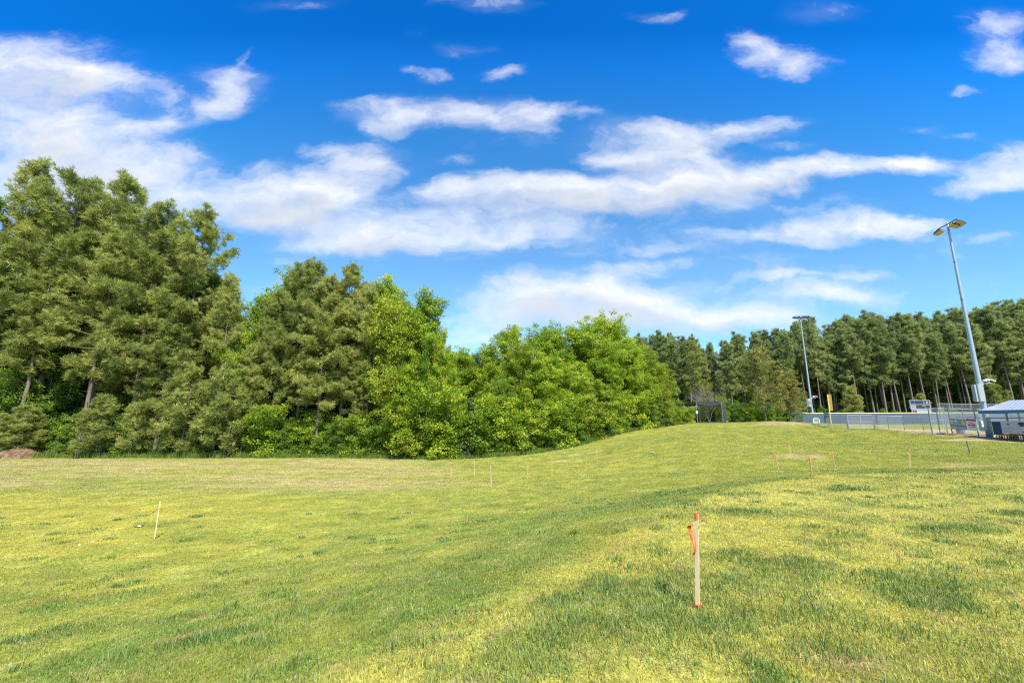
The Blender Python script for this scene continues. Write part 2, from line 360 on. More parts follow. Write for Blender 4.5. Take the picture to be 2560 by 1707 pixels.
def ground_mat():
    m, N, L = new_mat('mown_grass_ground')
    at = N.new('ShaderNodeAttribute'); at.attribute_name = 'tint'
    t = N.new('ShaderNodeNewGeometry')
    def nz(s, det, ro=.6):
        n = N.new('ShaderNodeTexNoise'); n.inputs['Scale'].default_value = s; n.inputs['Detail'].default_value = det; n.inputs['Roughness'].default_value = ro
        L.new(t.outputs['Position'], n.inputs['Vector']); return n
    a = nz(9, 6, .7); b2 = nz(.9, 4); c = nz(42, 4, .75)
    ma = N.new('ShaderNodeMapRange'); ma.inputs[1].default_value = .3; ma.inputs[2].default_value = .72; ma.inputs[3].default_value = .52; ma.inputs[4].default_value = 1.45; L.new(a.outputs['Fac'], ma.inputs[0])
    mb = N.new('ShaderNodeMapRange'); mb.inputs[1].default_value = .3; mb.inputs[2].default_value = .7; mb.inputs[3].default_value = .74; mb.inputs[4].default_value = 1.28; L.new(b2.outputs['Fac'], mb.inputs[0])
    mc = N.new('ShaderNodeMapRange'); mc.inputs[1].default_value = .32; mc.inputs[2].default_value = .68; mc.inputs[3].default_value = .6; mc.inputs[4].default_value = 1.35; L.new(c.outputs['Fac'], mc.inputs[0])
    k = N.new('ShaderNodeMath'); k.operation = 'MULTIPLY'; L.new(ma.outputs[0], k.inputs[0]); L.new(mb.outputs[0], k.inputs[1])
    k2 = N.new('ShaderNodeMath'); k2.operation = 'MULTIPLY'; L.new(k.outputs[0], k2.inputs[0]); L.new(mc.outputs[0], k2.inputs[1])
    s = N.new('ShaderNodeVectorMath'); s.operation = 'SCALE'; L.new(at.outputs['Color'], s.inputs[0]); L.new(k2.outputs[0], s.inputs['Scale'])
    d = N.new('ShaderNodeBsdfDiffuse'); L.new(s.outputs[0], d.inputs[0]); d.inputs['Roughness'].default_value = 1
    bp = N.new('ShaderNodeBump'); bp.inputs['Strength'].default_value = .55; bp.inputs['Distance'].default_value = .04; L.new(a.outputs['Fac'], bp.inputs['Height']); L.new(bp.outputs[0], d.inputs['Normal'])
    o = N.new('ShaderNodeOutputMaterial'); L.new(d.outputs[0], o.inputs[0]); return m
def blade_mat():
    m, N, L = new_mat('grass_blade')
    at = N.new('ShaderNodeAttribute'); at.attribute_name = 'tint'
    d = N.new('ShaderNodeBsdfDiffuse'); L.new(at.outputs['Color'], d.inputs[0])
    tl = N.new('ShaderNodeBsdfTranslucent'); L.new(at.outputs['Color'], tl.inputs[0])
    gl = N.new('ShaderNodeBsdfGlossy'); gl.inputs['Roughness'].default_value = .5
    x = N.new('ShaderNodeMixShader'); x.inputs[0].default_value = .38; L.new(d.outputs[0], x.inputs[1]); L.new(tl.outputs[0], x.inputs[2])
    y = N.new('ShaderNodeMixShader'); y.inputs[0].default_value = .04; L.new(x.outputs[0], y.inputs[1]); L.new(gl.outputs[0], y.inputs[2])
    o = N.new('ShaderNodeOutputMaterial'); L.new(y.outputs[0], o.inputs[0]); return m

# ============================================================ object helpers
def raw_mesh(name, V, faces_tri=None, quads=None, mats=(), smooth=False, mi=None, tint=None):
    me = bpy.data.meshes.new(name)
    V = np.asarray(V, np.float32)
    T = np.zeros((0, 3), np.int32) if faces_tri is None else np.asarray(faces_tri, np.int32).reshape(-1, 3)
    Q = np.zeros((0, 4), np.int32) if quads is None else np.asarray(quads, np.int32).reshape(-1, 4)
    me.vertices.add(len(V)); me.vertices.foreach_set('co', V.ravel())
    nl = T.size + Q.size; me.loops.add(nl)
    me.loops.foreach_set('vertex_index', np.r_[T.ravel(), Q.ravel()].astype(np.int32))
    me.polygons.add(len(T) + len(Q))
    st = np.r_[np.arange(len(T)) * 3, T.size + np.arange(len(Q)) * 4].astype(np.int32)
    me.polygons.foreach_set('loop_start', st)
    try: me.polygons.foreach_set('loop_total', np.r_[np.full(len(T), 3), np.full(len(Q), 4)].astype(np.int32))
    except Exception: pass
    for m in mats: me.materials.append(m)
    if mi is not None: me.polygons.foreach_set('material_index', np.asarray(mi, np.int32))
    if smooth: me.polygons.foreach_set('use_smooth', np.ones(len(T) + len(Q), bool))
    if tint is not None:
        a = me.color_attributes.new('tint', 'FLOAT_COLOR', 'POINT')
        a.data.foreach_set('color', np.c_[tint, np.ones(len(tint))].astype(np.float32).ravel())
    me.update(calc_edges=True)
    return me
def clump_attr(me, vals):
    a = me.attributes.new('clump', 'FLOAT', 'POINT'); a.data.foreach_set('value', np.asarray(vals, np.float32)); return me
def tag(o, label=None, cat=None, group=None, kind=None):
    if label: o['label'] = label
    if cat: o['category'] = cat
    if group: o['group'] = group
    if kind: o['kind'] = kind
    return o
def link(name, me, parent=None):
    o = bpy.data.objects.new(name, me); COL.objects.link(o)
    if parent is not None: o.parent = parent
    return o
def empty(name, loc=(0, 0, 0), rz=0.0):
    o = bpy.data.objects.new(name, None); COL.objects.link(o); o.location = loc; o.rotation_euler = (0, 0, rz); o.empty_display_size = .2; return o
def copy_tree(o, parent=None):
    c = o.copy(); COL.objects.link(c)
    if parent is not None: c.parent = parent
    for ch in o.children: copy_tree(ch, c)
    return c

class MB:
    """collects boxes, bars and tubes into one mesh"""
    def __init__(s): s.V = []; s.F = []; s.n = 0; s.mi = []; s.cur = 0
    def add(s, V, Fc):
        s.V.extend([tuple(v) for v in V]); s.F.extend([tuple(i + s.n for i in f) for f in Fc]); s.n += len(V); s.mi.extend([s.cur] * len(Fc)); return s
    def box(s, c, size, M=None, taper=1.0):
        x, y, z = [q / 2 for q in size]
        V = [Vector((sx * x * (taper if sz > 0 else 1), sy * y * (taper if sz > 0 else 1), sz * z)) for sz in (-1, 1) for sy in (-1, 1) for sx in (-1, 1)]
        if M is not None: V = [M @ v for v in V]
        V = [v + Vector(c) for v in V]
        return s.add(V, [(0, 2, 3, 1), (4, 5, 7, 6), (0, 1, 5, 4), (2, 6, 7, 3), (0, 4, 6, 2), (1, 3, 7, 5)])
    def tube(s, pts, radii, k=8, caps=True):
        pts = [Vector(p) for p in pts]
        if isinstance(radii, (int, float)): radii = [radii] * len(pts)
        V = []; Fc = []
        for i, p in enumerate(pts):
            d = (pts[min(i + 1, len(pts) - 1)] - pts[max(i - 1, 0)]).normalized()
            a = d.orthogonal() if i == 0 else (pa - d * pa.dot(d))
            a.normalize(); pa = a; b = d.cross(a)
            for j in range(k):
                t = 2 * math.pi * j / k
                V.append(p + (a * math.cos(t) + b * math.sin(t)) * radii[i])
        for i in range(len(pts) - 1):
            for j in range(k):
                Fc.append((i * k + j, i * k + (j + 1) % k, (i + 1) * k + (j + 1) % k, (i + 1) * k + j))
        if caps: Fc.append(tuple(range(k))[::-1]); Fc.append(tuple((len(pts) - 1) * k + j for j in range(k)))
        return s.add(V, Fc)
    def bar(s, a, b, r, k=6): return s.tube([a, b], r, k)
    def sheet(s, rows, thick=None):
        """grid of points rows[i][j]"""
        n, m = len(rows), len(rows[0]); V = [p for r in rows for p in r]
        Fc = [(i * m + j, i * m + j + 1, (i + 1) * m + j + 1, (i + 1) * m + j) for i in range(n - 1) for j in range(m - 1)]
        return s.add(V, Fc)
    def build(s, name, mat, parent=None, smooth=False, bevel=0.0, origin=None):
        me = bpy.data.meshes.new(name)
        V = s.V if origin is None else [(v[0] - origin[0], v[1] - origin[1], v[2] - origin[2]) for v in s.V]
        me.from_pydata(V, [], s.F)
        for m in (mat if isinstance(mat, (list, tuple)) else [mat]): me.materials.append(m)
        me.polygons.foreach_set('material_index', s.mi)
        if smooth: me.polygons.foreach_set('use_smooth', [True] * len(s.F))
        me.update(); o = link(name, me, parent)
        if origin is not None: o.location = origin
        if bevel:
            b = o.modifiers.new('bevel', 'BEVEL'); b.width = bevel; b.segments = 2; b.limit_method = 'ANGLE'
        return o

# ============================================================ ground
def axis(pieces):
    out = []
    for a, b, st in pieces: out.append(np.arange(a, b, st))
    return np.unique(np.concatenate(out + [np.array([pieces[-1][1]])]))
gx = axis([(-900, -200, 50), (-200, -70, 6), (-70, -24, .7), (-24, -8, .3), (-8, 10, .12), (10, 26, .3), (26, 80, .6), (80, 200, 4), (200, 900, 50)])
gy = axis([(-700, -100, 50), (-100, -5, 6), (-5, 1.5, .6), (1.5, 9, .12), (9, 20, .2), (20, 64, .4), (64, 130, 1.2), (130, 200, 6), (200, 1500, 60)])
XX, YY = np.meshgrid(gx, gy); ZZ = height(XX, YY)
cc, _, _ = grass_colour(XX, YY)
nx_, ny_ = len(gx), len(gy)
ii = (np.arange(ny_ - 1)[:, None] * nx_ + np.arange(nx_ - 1)[None]).ravel()
gme = raw_mesh('ground', np.c_[XX.ravel(), YY.ravel(), ZZ.ravel()], quads=np.c_[ii, ii + 1, ii + nx_ + 1, ii + nx_], mats=[ground_mat()], smooth=True, tint=cc.reshape(-1, 3) * .74)  # whole tint darkened for missing blade self-shadow and for darker soil beneath
ground = link('ground', gme); tag(ground, kind='structure')

# ============================================================ grass blades
def grass(n, d0, d1, seed, hgt, wid, lim=1.45, power=1.0):
    r = np.random.default_rng(seed)
    t = r.random(n); D = (d0 ** power + t * (d1 ** power - d0 ** power)) ** (1 / power) if power else d0 * (d1 / d0) ** t
    X = (r.random(n) * 2 - 1) * lim * D + r.normal(0, .3, n)
    col, dk, bare = grass_colour(X, D)
    keep = (r.random(n) > np.clip(bare * 1.1, 0, .97)) & (r.random(n) > sstep(d1 * .65, d1, D) * (d1 > 20)) & ((d1 < 50) | (r.random(n) < sstep(20, 28, D)))
    X, D, col, dk = X[keep], D[keep], col[keep], dk[keep]; n = len(X)
    Z = height(X, D)
    az = r.random(n) * 2 * np.pi; lean = r.random(n) * .9 + .1; ld = r.random(n) * 2 * np.pi
    clump = fbm(X * 2.2, D * 2.2, 101, 2)
    sc = (.55 + .9 * clump) * (1 + .9 * dk)
    h = hgt(D) * .72 * (r.random(n) * .8 + .5) * sc; w = wid(D) * (r.random(n) * .6 + .7)
    cx, sx2 = np.cos(az) * w / 2, np.sin(az) * w / 2
    B = np.c_[X, D, Z - .005]
    L_ = np.c_[np.cos(ld), np.sin(ld), np.zeros(n)] * (h * lean * .75)[:, None]
    Nz = np.c_[np.zeros(n), np.zeros(n), h * np.sqrt(1 - (lean * .6) ** 2)]
    W2 = np.c_[cx, sx2, np.zeros(n)]
    V = np.empty((n, 5, 3)); V[:, 0] = B - W2; V[:, 1] = B + W2
    mid = B + L_ * .35 + Nz * .6
    V[:, 2] = mid - W2 * .75; V[:, 3] = mid + W2 * .75; V[:, 4] = B + L_ + Nz
    base = np.arange(n)[:, None] * 5
    Q = base + np.array([0, 1, 3, 2]); T = base + np.array([2, 3, 4])
    k = (.72 + .62 * r.random(n))[:, None]
    dry = (r.random(n) < .10)[:, None]
    c = col * k * 1.35
    c = np.where(dry, np.array(C_TAN) * (.8 + .5 * r.random((n, 1))), c)
    c = np.repeat(c[:, None], 5, 1)
    return V.reshape(-1, 3), T, Q, c.reshape(-1, 3)
parts = [grass(330000, 2.2, 9, 1, lambda D: .045 + 0 * D, lambda D: .0042 + .0006 * D, 1.5, 1.0),
         grass(230000, 8.5, 30, 2, lambda D: .05 + 0 * D, lambda D: .002 + .0011 * D, 1.35, .6),
         grass(210000, 20, 64, 3, lambda D: .05 + .0006 * D, lambda D: .012 + .0008 * D, 1.3, .5)]
def clumps(nc, seed):
    """tufts of coarser, taller, darker grass standing out of the turf"""
    r = np.random.default_rng(seed); cen = []
    while len(cen) < nc:
        D = 2.6 + 16 * r.random() ** 1.6; X = (r.random() * 2 - 1) * 1.3 * D
        if fbm(np.array([X * .8]), np.array([D * .8]), 140, 3)[0] > .50: cen.append((X, D, .05 + .10 * r.random()))
    for (c, a, b, w) in _L[:22]:
        for _ in range(int(10 * w)): cen.append((c[0] + r.normal(0, a * .38), c[1] + r.normal(0, b * .5), .06 + .12 * r.random()))
    cen += [(_L[13][0][0], _L[13][0][1], .22)] * 3
    cen = np.array(cen); m = 62
    X = np.repeat(cen[:, 0], m) + r.normal(0, 1, len(cen) * m) * np.repeat(cen[:, 2], m) * 1.3; D = np.repeat(cen[:, 1], m) + r.normal(0, 1, len(cen) * m) * np.repeat(cen[:, 2], m)
    n = len(X); Z = height(X, D); az = r.random(n) * 6.28; ld = r.random(n) * 6.28; h = (.045 + .055 * r.random(n)); w = .004 + .0007 * D
    W2 = np.c_[np.cos(az) * w, np.sin(az) * w, np.zeros(n)] / 2; B = np.c_[X, D, Z - .004]; ln = h * (.3 + .5 * r.random(n))
    L_ = np.c_[np.cos(ld) * ln, np.sin(ld) * ln, h]; mid = B + L_ * np.array([.35, .35, .62])
    V = np.empty((n, 5, 3)); V[:, 0] = B - W2; V[:, 1] = B + W2; V[:, 2] = mid - W2 * .8; V[:, 3] = mid + W2 * .8; V[:, 4] = B + L_
    b = np.arange(n)[:, None] * 5
    c = np.array([.205, .315, .062]) * (.55 + .9 * r.random((n, 1))) + np.array([.05, .03, 0]) * r.random((n, 1))
    return V.reshape(-1, 3), b + np.array([2, 3, 4]), b + np.array([0, 1, 3, 2]), np.repeat(c[:, None], 5, 1).reshape(-1, 3)
parts.append(clumps(340, 31))
Vs, Ts, Qs, Cs, off = [], [], [], [], 0
for V, T, Q, c in parts:
    Vs.append(V); Ts.append(T + off); Qs.append(Q + off); Cs.append(c); off += len(V)
grme = raw_mesh('grass', np.concatenate(Vs), np.concatenate(Ts), np.concatenate(Qs), [blade_mat()], tint=np.clip(np.concatenate(Cs), 0, 1))
gr = link('grass', grme); tag(gr, 'short mown yellow-green grass blades over the near bank', 'grass', kind='stuff')

#__REST__
# ============================================================ materials for things
M_BARK = simple('pine_bark', (.23, .175, .135), .9, noise=.45, scale=3, bump=.5)
M_BARK2 = simple('grey_bark', (.24, .21, .17), .9, noise=.35, scale=3, bump=.4)
M_DEAD = simple('bare_twig_bark', (.24, .20, .155), .9, noise=.2)
M_PINE = foliage('pine_needles', (.185, .228, .046), (.55, .575, .125), (.70, .64, .20), trans=.42, gloss=.02)
M_PINE2 = foliage('far_pine_needles', (.17, .22, .07), (.48, .53, .16), (.62, .60, .25), trans=.42, gloss=.02)
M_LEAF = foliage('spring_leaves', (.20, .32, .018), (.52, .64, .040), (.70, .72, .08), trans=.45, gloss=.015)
M_LEAFD = foliage('dark_green_leaves', (.11, .20, .020), (.31, .46, .045), (.48, .56, .06), trans=.42, gloss=.015)  # deeper green leaf colour of the darker trees and bushes
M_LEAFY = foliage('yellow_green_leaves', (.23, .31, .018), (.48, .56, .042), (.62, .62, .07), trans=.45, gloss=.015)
M_CEDAR = foliage('bronze_cedar_foliage', (.17, .185, .042), (.43, .43, .09), (.60, .44, .10), trans=.36, gloss=.02)
M_JUN = foliage('dark_cedar_foliage', (.07, .12, .02), (.17, .25, .045), None, trans=.3)

# ============================================================ tree generators (numpy)
def unit(v): return v / np.maximum(np.linalg.norm(v, axis=-1, keepdims=True), 1e-9)
def tubes(paths, k=5):
    """paths: list of (points (n,3), radii (n))"""
    V, Q, off = [], [], 0
    for P, R in paths:
        P = np.asarray(P, float); n = len(P)
        d = np.gradient(P, axis=0); d = unit(d)
        ref = np.array([0, 0, 1.0]) if abs(d[0, 2]) < .8 else np.array([1.0, 0, 0])
        a = unit(np.cross(d, ref)); b = np.cross(d, a)
        t = np.arange(k) * 2 * np.pi / k
        ring = P[:, None] + (a[:, None] * np.cos(t)[None, :, None] + b[:, None] * np.sin(t)[None, :, None]) * np.asarray(R)[:, None, None]
        V.append(ring.reshape(-1, 3))
        i = np.arange(n - 1)[:, None] * k; j = np.arange(k)[None]; jn = (j + 1) % k
        Q.append(np.stack([i + j, i + jn, i + k + jn, i + k + j], -1).reshape(-1, 4) + off); off += n * k
    return np.concatenate(V), np.concatenate(Q)
def needle_tufts(C, Dv, r, k=12, L=.30, w=.04, spread=1.0):
    n = len(C)
    d = unit(Dv[:, None] * .75 + unit(r.normal(size=(n, k, 3))) * spread)
    ln = L * (.7 + .6 * r.random((n, k, 1)))
    side = unit(np.cross(d, unit(r.normal(size=(n, k, 3))))) * w / 2
    c = C[:, None] + d * .02
    V = np.stack([c - side * .6, c + side * .6, c + d * ln * .62 + side, c + d * ln * .62 - side, c + d * ln], 2)
    V = V.reshape(-1, 3); b = np.arange(n * k)[:, None] * 5
    return V, b + np.array([2, 4, 3]), b + np.array([0, 1, 2, 3])
def leaf_quads(C, r, size=.14, up=.35):
    n = len(C)
    nrm = unit(r.normal(size=(n, 3)) + np.array([0, -.15, up])); a = unit(np.cross(nrm, r.normal(size=(n, 3)))); b = np.cross(nrm, a)
    s = size * (.6 + .8 * r.random((n, 1)))
    droop = nrm * s * .25
    V = np.stack([C - a * s * .55, C - b * s * .38 + droop, C + a * s * .6, C + b * s * .38 + droop], 1)
    return V.reshape(-1, 3), np.arange(n * 4).reshape(-1, 4)

def pine_mesh(seed, H=26.0, base=.35, R=3.6, nb=62, tuft=1.0, k=12, L=.32, w=.045, mat=M_PINE, bark=M_BARK, r0=.24, irregular=.5, topround=1.0, dead=8):
    r = np.random.default_rng(seed)
    n = 12; t = np.linspace(0, 1, n)
    bend = np.cumsum(r.normal(0, .10, (n, 2)), 0) * (H / 26) * .8
    P = np.c_[bend * t[:, None], t * H]; P[0] = (0, 0, -.4)
    trunk = lambda h: np.array([np.interp(h, P[:, 2], P[:, i]) for i in range(3)])
    paths = [(P, r0 * (1 - .86 * t) + .02)]
    C, Dv = [], []
    az = r.random() * 6.28
    lobes = r.random(6) * .9 + .55
    for i in range(nb + dead):
        if i >= nb: h = H * (base * (.35 + .65 * r.random())); ln = R * (.25 + .3 * r.random()); q = 0
        else:
            q = ((i + r.random()) / nb); h = H * (base + (1 - base) * q ** .92)
            prof = (math.sin(min(1, (q * .80 + .16)) * math.pi) ** .6) * (1 - .25 * q) * (.75 + .25 * topround)
            if q > .9: prof = max(.28, prof)
            ln = R * prof * (1 - irregular * r.random() ** 1.5)
            ln *= .75 + .35 * lobes[int((az % 6.283) / 6.283 * 6) % 6]
        az += 2.4 + r.normal(0, .4)
        el = math.radians(-12 + 62 * q ** 1.6 + r.normal(0, 9))
        m = 6; s = np.linspace(0, 1, m)
        st = trunk(h); d = np.array([math.cos(az) * math.cos(el), math.sin(az) * math.cos(el), math.sin(el)])
        cur = np.array([0, 0, 1.0]) * ln * (.18 + .12 * r.random())
        side = np.array([-math.sin(az), math.cos(az), 0]) * ln * r.normal(0, .10)
        B = st + d[None] * (s * ln)[:, None] + cur[None] * (s ** 2)[:, None] + side[None] * (s ** 2)[:, None]
        paths.append((B, (.022 + .012 * ln) * (1 - .8 * s) * (1.0 if i < nb else .7)))
        if i >= nb: continue
        nt = max(4, int(ln * 8.5 * tuft))
        u = r.random(nt) ** .65 * .82 + .2; u = np.minimum(u, 1)
        for uu in u:
            p = np.array([np.interp(uu, s, B[:, j]) for j in range(3)])
            sa = az + r.choice([-1, 1]) * (.5 + .7 * r.random()); sl = ln * (.13 + .20 * r.random()) * (1.25 - .6 * uu) + .15
            sd = unit(np.array([math.cos(sa), math.sin(sa), .35 + .35 * r.random()]))
            tip = p + sd * sl
            kk = 3 + int(r.random() * 3)
            for _ in range(kk):
                f = .35 + .75 * r.random()
                C.append(p + (tip - p) * f + r.normal(0, 1, 3) * (.20, .20, .28)); Dv.append(unit(sd + np.array([0, 0, .55]) + r.normal(0, .35, 3)))
        C.append(B[-1]); Dv.append(d)
    # leader
    for _ in range(int(26 * tuft)):
        hh = H * (1 - .07 * r.random()); C.append(trunk(hh) + r.normal(0, .28, 3)); Dv.append(unit(np.array([0, 0, 1.0]) + r.normal(0, .5, 3)))
    tv, tq = tubes(paths, 5)
    me_t = raw_mesh('trunk', tv, quads=tq, mats=[bark], smooth=True)
    V, T, Q = needle_tufts(np.array(C), np.array(Dv), r, k, L, w)
    me_c = clump_attr(raw_mesh('crown', V, T, Q, [mat]), np.repeat(r.random(len(C)), k * 5))
    return me_t, me_c, H, len(C) * k

def leafy_mesh(seed, H=16.0, base=.15, R=3.6, n=14000, mat=M_LEAF, bark=M_BARK2, size=.15, nb=46, shape=.75, clump=.42, stems=1, sparse=0.0, twig=True, cone=0.0):
    """broad-leaved tree or bush: boughs with leaf clumps spread along them"""
    r = np.random.default_rng(seed)
    paths, cc, cw = [], [], []
    for sN in range(stems):
        m = 9; t = np.linspace(0, 1, m)
        off = r.normal(0, .12 * R, 2) if stems > 1 else np.zeros(2)
        leanv = r.normal(0, .22 * R, 2) * (1 if stems > 1 else .25)
        hs = H * (1 if sN == 0 else .65 + .35 * r.random())
        P = np.c_[off + leanv * (t[:, None] ** 1.3) + np.cumsum(r.normal(0, .05 * R, (m, 2)), 0) * t[:, None], t * hs]; P[0, 2] = -.3
        paths.append((P, (.012 * H / stems ** .5) * (1 - .9 * t) + .012))
        for i in range(max(4, nb // stems)):
            q = (i + r.random()) / max(4, nb // stems); h = hs * (base + (1 - base) * q)
            st = np.array([np.interp(h, P[:, 2], P[:, j]) for j in range(3)])
            prof = (1 - cone) * (max(0.0, math.sin(math.pi * min(1, .16 + .76 * q))) ** .55) + cone * (1 - q) ** .8
            ln = R * max(.2, prof) * (.55 + .55 * r.random())
            az = r.random() * 6.283; el = math.radians(12 + 45 * q + r.normal(0, 12))
            s = np.linspace(0, 1, 5); d = np.array([math.cos(az) * math.cos(el), math.sin(az) * math.cos(el), math.sin(el)])
            B = st + d[None] * (s * ln)[:, None] + np.array([0, 0, 1.0]) * ((s ** 2) * ln * .12)[:, None] + r.normal(0, .03 * ln, (5, 3)) * s[:, None]
            paths.append((B, (.008 + .007 * ln) * (1 - .85 * s)))
            for _ in range(max(3, int(ln * 3.2))):
                f = .25 + .8 * r.random() ** .7
                p = np.array([np.interp(min(f, 1), s, B[:, j]) for j in range(3)]) + r.normal(0, .22 * min(ln, 2), 3)
                cc.append(p); cw.append(.45 + 1.1 * r.random())
                if twig and r.random() < .35:
                    q0 = np.array([np.interp(min(f, 1) * .85, s, B[:, j]) for j in range(3)])
                    paths.append((np.stack([q0, (q0 + p) / 2 + r.normal(0, .05, 3), p]), np.array([.014, .009, .004])))
        for _ in range(5): cc.append(P[-1] + r.normal(0, .25, 3) + np.array([0, 0, -.2])); cw.append(.6)
    cc = np.array(cc); cw = np.array(cw)
    if sparse: keep = r.random(len(cc)) > sparse; cc, cw = cc[keep], cw[keep]
    cc[:, 2] = np.maximum(cc[:, 2], .15)
    idx = r.choice(len(cc), n, p=cw / cw.sum())
    rad = clump * (.6 + .5 * cw[idx])[:, None]
    off = unit(r.normal(size=(n, 3))) * (r.random((n, 1)) ** .45) * rad; off[:, 2] *= .75
    C = cc[idx] + off
    C[:, 2] = np.maximum(C[:, 2], .03)
    tv, tq = tubes(paths, 4)
    me_t = raw_mesh('trunk', tv, quads=tq, mats=[bark], smooth=True)
    V, Q = leaf_quads(C, r, size)
    me_c = clump_attr(raw_mesh('crown', V, quads=Q, mats=[mat]), np.repeat((r.random(len(cc)))[idx], 4))
    return me_t, me_c, float(max(C[:, 2].max(), H * .97)), n

def bare_mesh(seed, H=6.0):
    r = np.random.default_rng(seed); paths = []
    def grow(p, d, L, rad, dep):
        m = 4; s = np.linspace(0, 1, m); B = p + d[None] * (s * L)[:, None] + r.normal(0, .05 * L, (m, 3)) * s[:, None]
        paths.append((B, rad * (1 - .5 * s)))
        if dep == 0: return
        for _ in range(3 if dep > 1 else 4):
            f = .4 + .6 * r.random(); q = np.array([np.interp(f, s, B[:, j]) for j in range(3)])
            grow(q, unit(d + r.normal(0, .45, 3) + np.array([0, 0, .12])), L * (.55 + .2 * r.random()), rad * .6, dep - 1)
    for k in range(6): grow(np.array([r.normal(0, .2), r.normal(0, .2), -.1]), unit(np.array([r.normal(0, .35), r.normal(0, .35), 1.0])), H * .42, .05, 4)
    v, q = tubes(paths, 3); return raw_mesh('twigs', v, quads=q, mats=[M_DEAD], smooth=True), float(v[:, 2].max())

TILT = random.Random(99)
def plant(name, proto, loc, H, wide=1.0, rz=None, label=None, cat='tree', group=None, trunk_name='trunk', crown_name='crown'):
    me_t, me_c, h0, _ = proto
    e = empty(name, loc, rz if rz is not None else random.random() * 6.283)
    s = H / h0; e.scale = (s * wide, s * wide, s)
    e.rotation_euler = (TILT.uniform(-.022, .022), TILT.uniform(-.022, .022), e.rotation_euler[2])
    link(trunk_name, me_t, e); link(crown_name, me_c, e)
    return tag(e, label, cat, group)
def top_at(u, v, D): x, _, z = pd(u, v, D); return x, D, z
def plant_top(name, proto, u, v, D, wide=1.0, **kw):
    x, y, z = top_at(u, v, D); g = gz(x, y)
    return plant(name, proto, (x, y, g - .05), z - g + .05, wide, **kw)

# ============================================================ woods on the left
PN = [pine_mesh(100 + i, H=27, base=[.26, .34, .40, .28, .30][i], R=[4.6, 3.7, 3.1, 5.2, 4.0][i], nb=[80, 66, 56, 86, 70][i], irregular=[.6, .75, .8, .55, .7][i], L=.40, w=.034, k=19, tuft=.74) for i in range(5)]
PY = [pine_mesh(120 + i, H=9, base=.10, R=2.3, nb=46, tuft=.8, k=18, L=.36, w=.034, r0=.10, irregular=.4, dead=3) for i in range(2)]
LT = [leafy_mesh(200 + i, H=17, base=[.16, .22, .12][i], R=[4.6, 4.1, 5.4][i], n=40000, size=.165, nb=70, clump=.55) for i in range(3)]
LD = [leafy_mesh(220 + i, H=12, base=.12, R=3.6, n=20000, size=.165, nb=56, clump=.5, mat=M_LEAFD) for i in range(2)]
LY = [leafy_mesh(230 + i, H=14, base=.14, R=4.0, n=24000, size=.155, nb=60, clump=.55, mat=M_LEAFY) for i in range(1)]
BS = [leafy_mesh(240 + i, H=4.2, base=.02, R=2.3, n=13000, size=.125, nb=44, clump=.42, stems=5, mat=[M_LEAF, M_LEAFD, M_LEAFY][i]) for i in range(3)]
BU = [leafy_mesh(250 + i, H=2.4, base=.03, R=1.6, n=4200, size=.13, nb=26, clump=.34, stems=4, sparse=.15, mat=[M_LEAFD, M_LEAF][i]) for i in range(2)]
SPAR = leafy_mesh(260, H=26, base=.35, R=2.6, n=5200, size=.17, nb=44, clump=.35, sparse=.35, mat=M_LEAFD)

front_pines = [  # (u, v of the top, depth, prototype, width, words for the label)
 (95, 413, 51, 2, .95, 'tallest pine of the left wood, its open crown rising highest against the cloud'),
 (205, 456, 50.5, 4, 1.1, 'broad pine with a rounded top just right of the tallest pine'),
 (322, 464, 52, 2, 1.15, 'pine with a dark open top halfway down the left wood skyline'),
 (410, 540, 50, 0, .95, 'pine with a dense sloping shoulder below the dark open-topped pine'),
 (512, 548, 51, 4, 1.0, 'narrow pine with a pointed open top at the right end of the tall pines'),
 (0, 640, 49.5, 4, .9, 'pine cut by the left edge of the photo with yellowish needles'),
 (585, 700, 49, 2, .95, 'pine with a lone limb reaching right over blue sky'),
 (290, 600, 48.8, 1, 1.15, 'lower front pine with drooping olive boughs below the dark open-topped pine'),
 (130, 660, 48.6, 2, 1.25, 'lower front pine with yellow-lit boughs beneath the tallest pine'),
 (440, 760, 48.5, 0, 1.15, 'medium front pine with blue-green boughs at the middle of the left wood'),
 (775, 673, 51, 3, 1.0, 'dark pine with a rounded top beside the pale leafy tree top'),
 (876, 676, 50.5, 4, 1.15, 'dark pine with the highest rounded top in the middle wood'),
 (822, 712, 49.5, 0, 1.1, 'grey-green pine set between the two dark round-topped pines'),
 (935, 722, 50, 1, 1.1, 'grey-green pine leaning on the bright leafy trees'),
 (712, 740, 49.5, 3, .9, 'pine with silvery needles below the pale leafy tree top'),
 (630, 870, 48.6, 3, 1.0, 'shorter pine with feathery boughs reaching the grass edge'),
 (900, 900, 48.8, 2, 1.3, 'short grey pine half buried in the leafy thicket'),
]
for i, (u, v, D, p, w, lb) in enumerate(front_pines):
    plant_top('pine_tree', PN[p], u, v, D, w, label=lb, cat='tree', group='pines of the left wood', rz=i * 1.37)
young = [(478, 935, 48.0, 0, 1.0, 'young bushy pine over the straw-covered clay'), (262, 1000, 47.8, 1, 1.25, 'low young pine with a flat yellow-lit top near the leaning trunk'),
         (60, 1025, 48.0, 0, 1.5, 'low young pine above the stony dirt mound'), (585, 930, 48.1, 1, 1.1, 'young pine with long hanging boughs right of the bushy one'),
         (360, 985, 48.4, 1, .9, 'thin young pine in the dark gap of the left wood')]
for i, (u, v, D, p, w, lb) in enumerate(young):
    plant_top('young_pine', PY[p], u, v, D, w, label=lb, cat='tree', group='young pines at the grass edge', rz=i * 2.1)
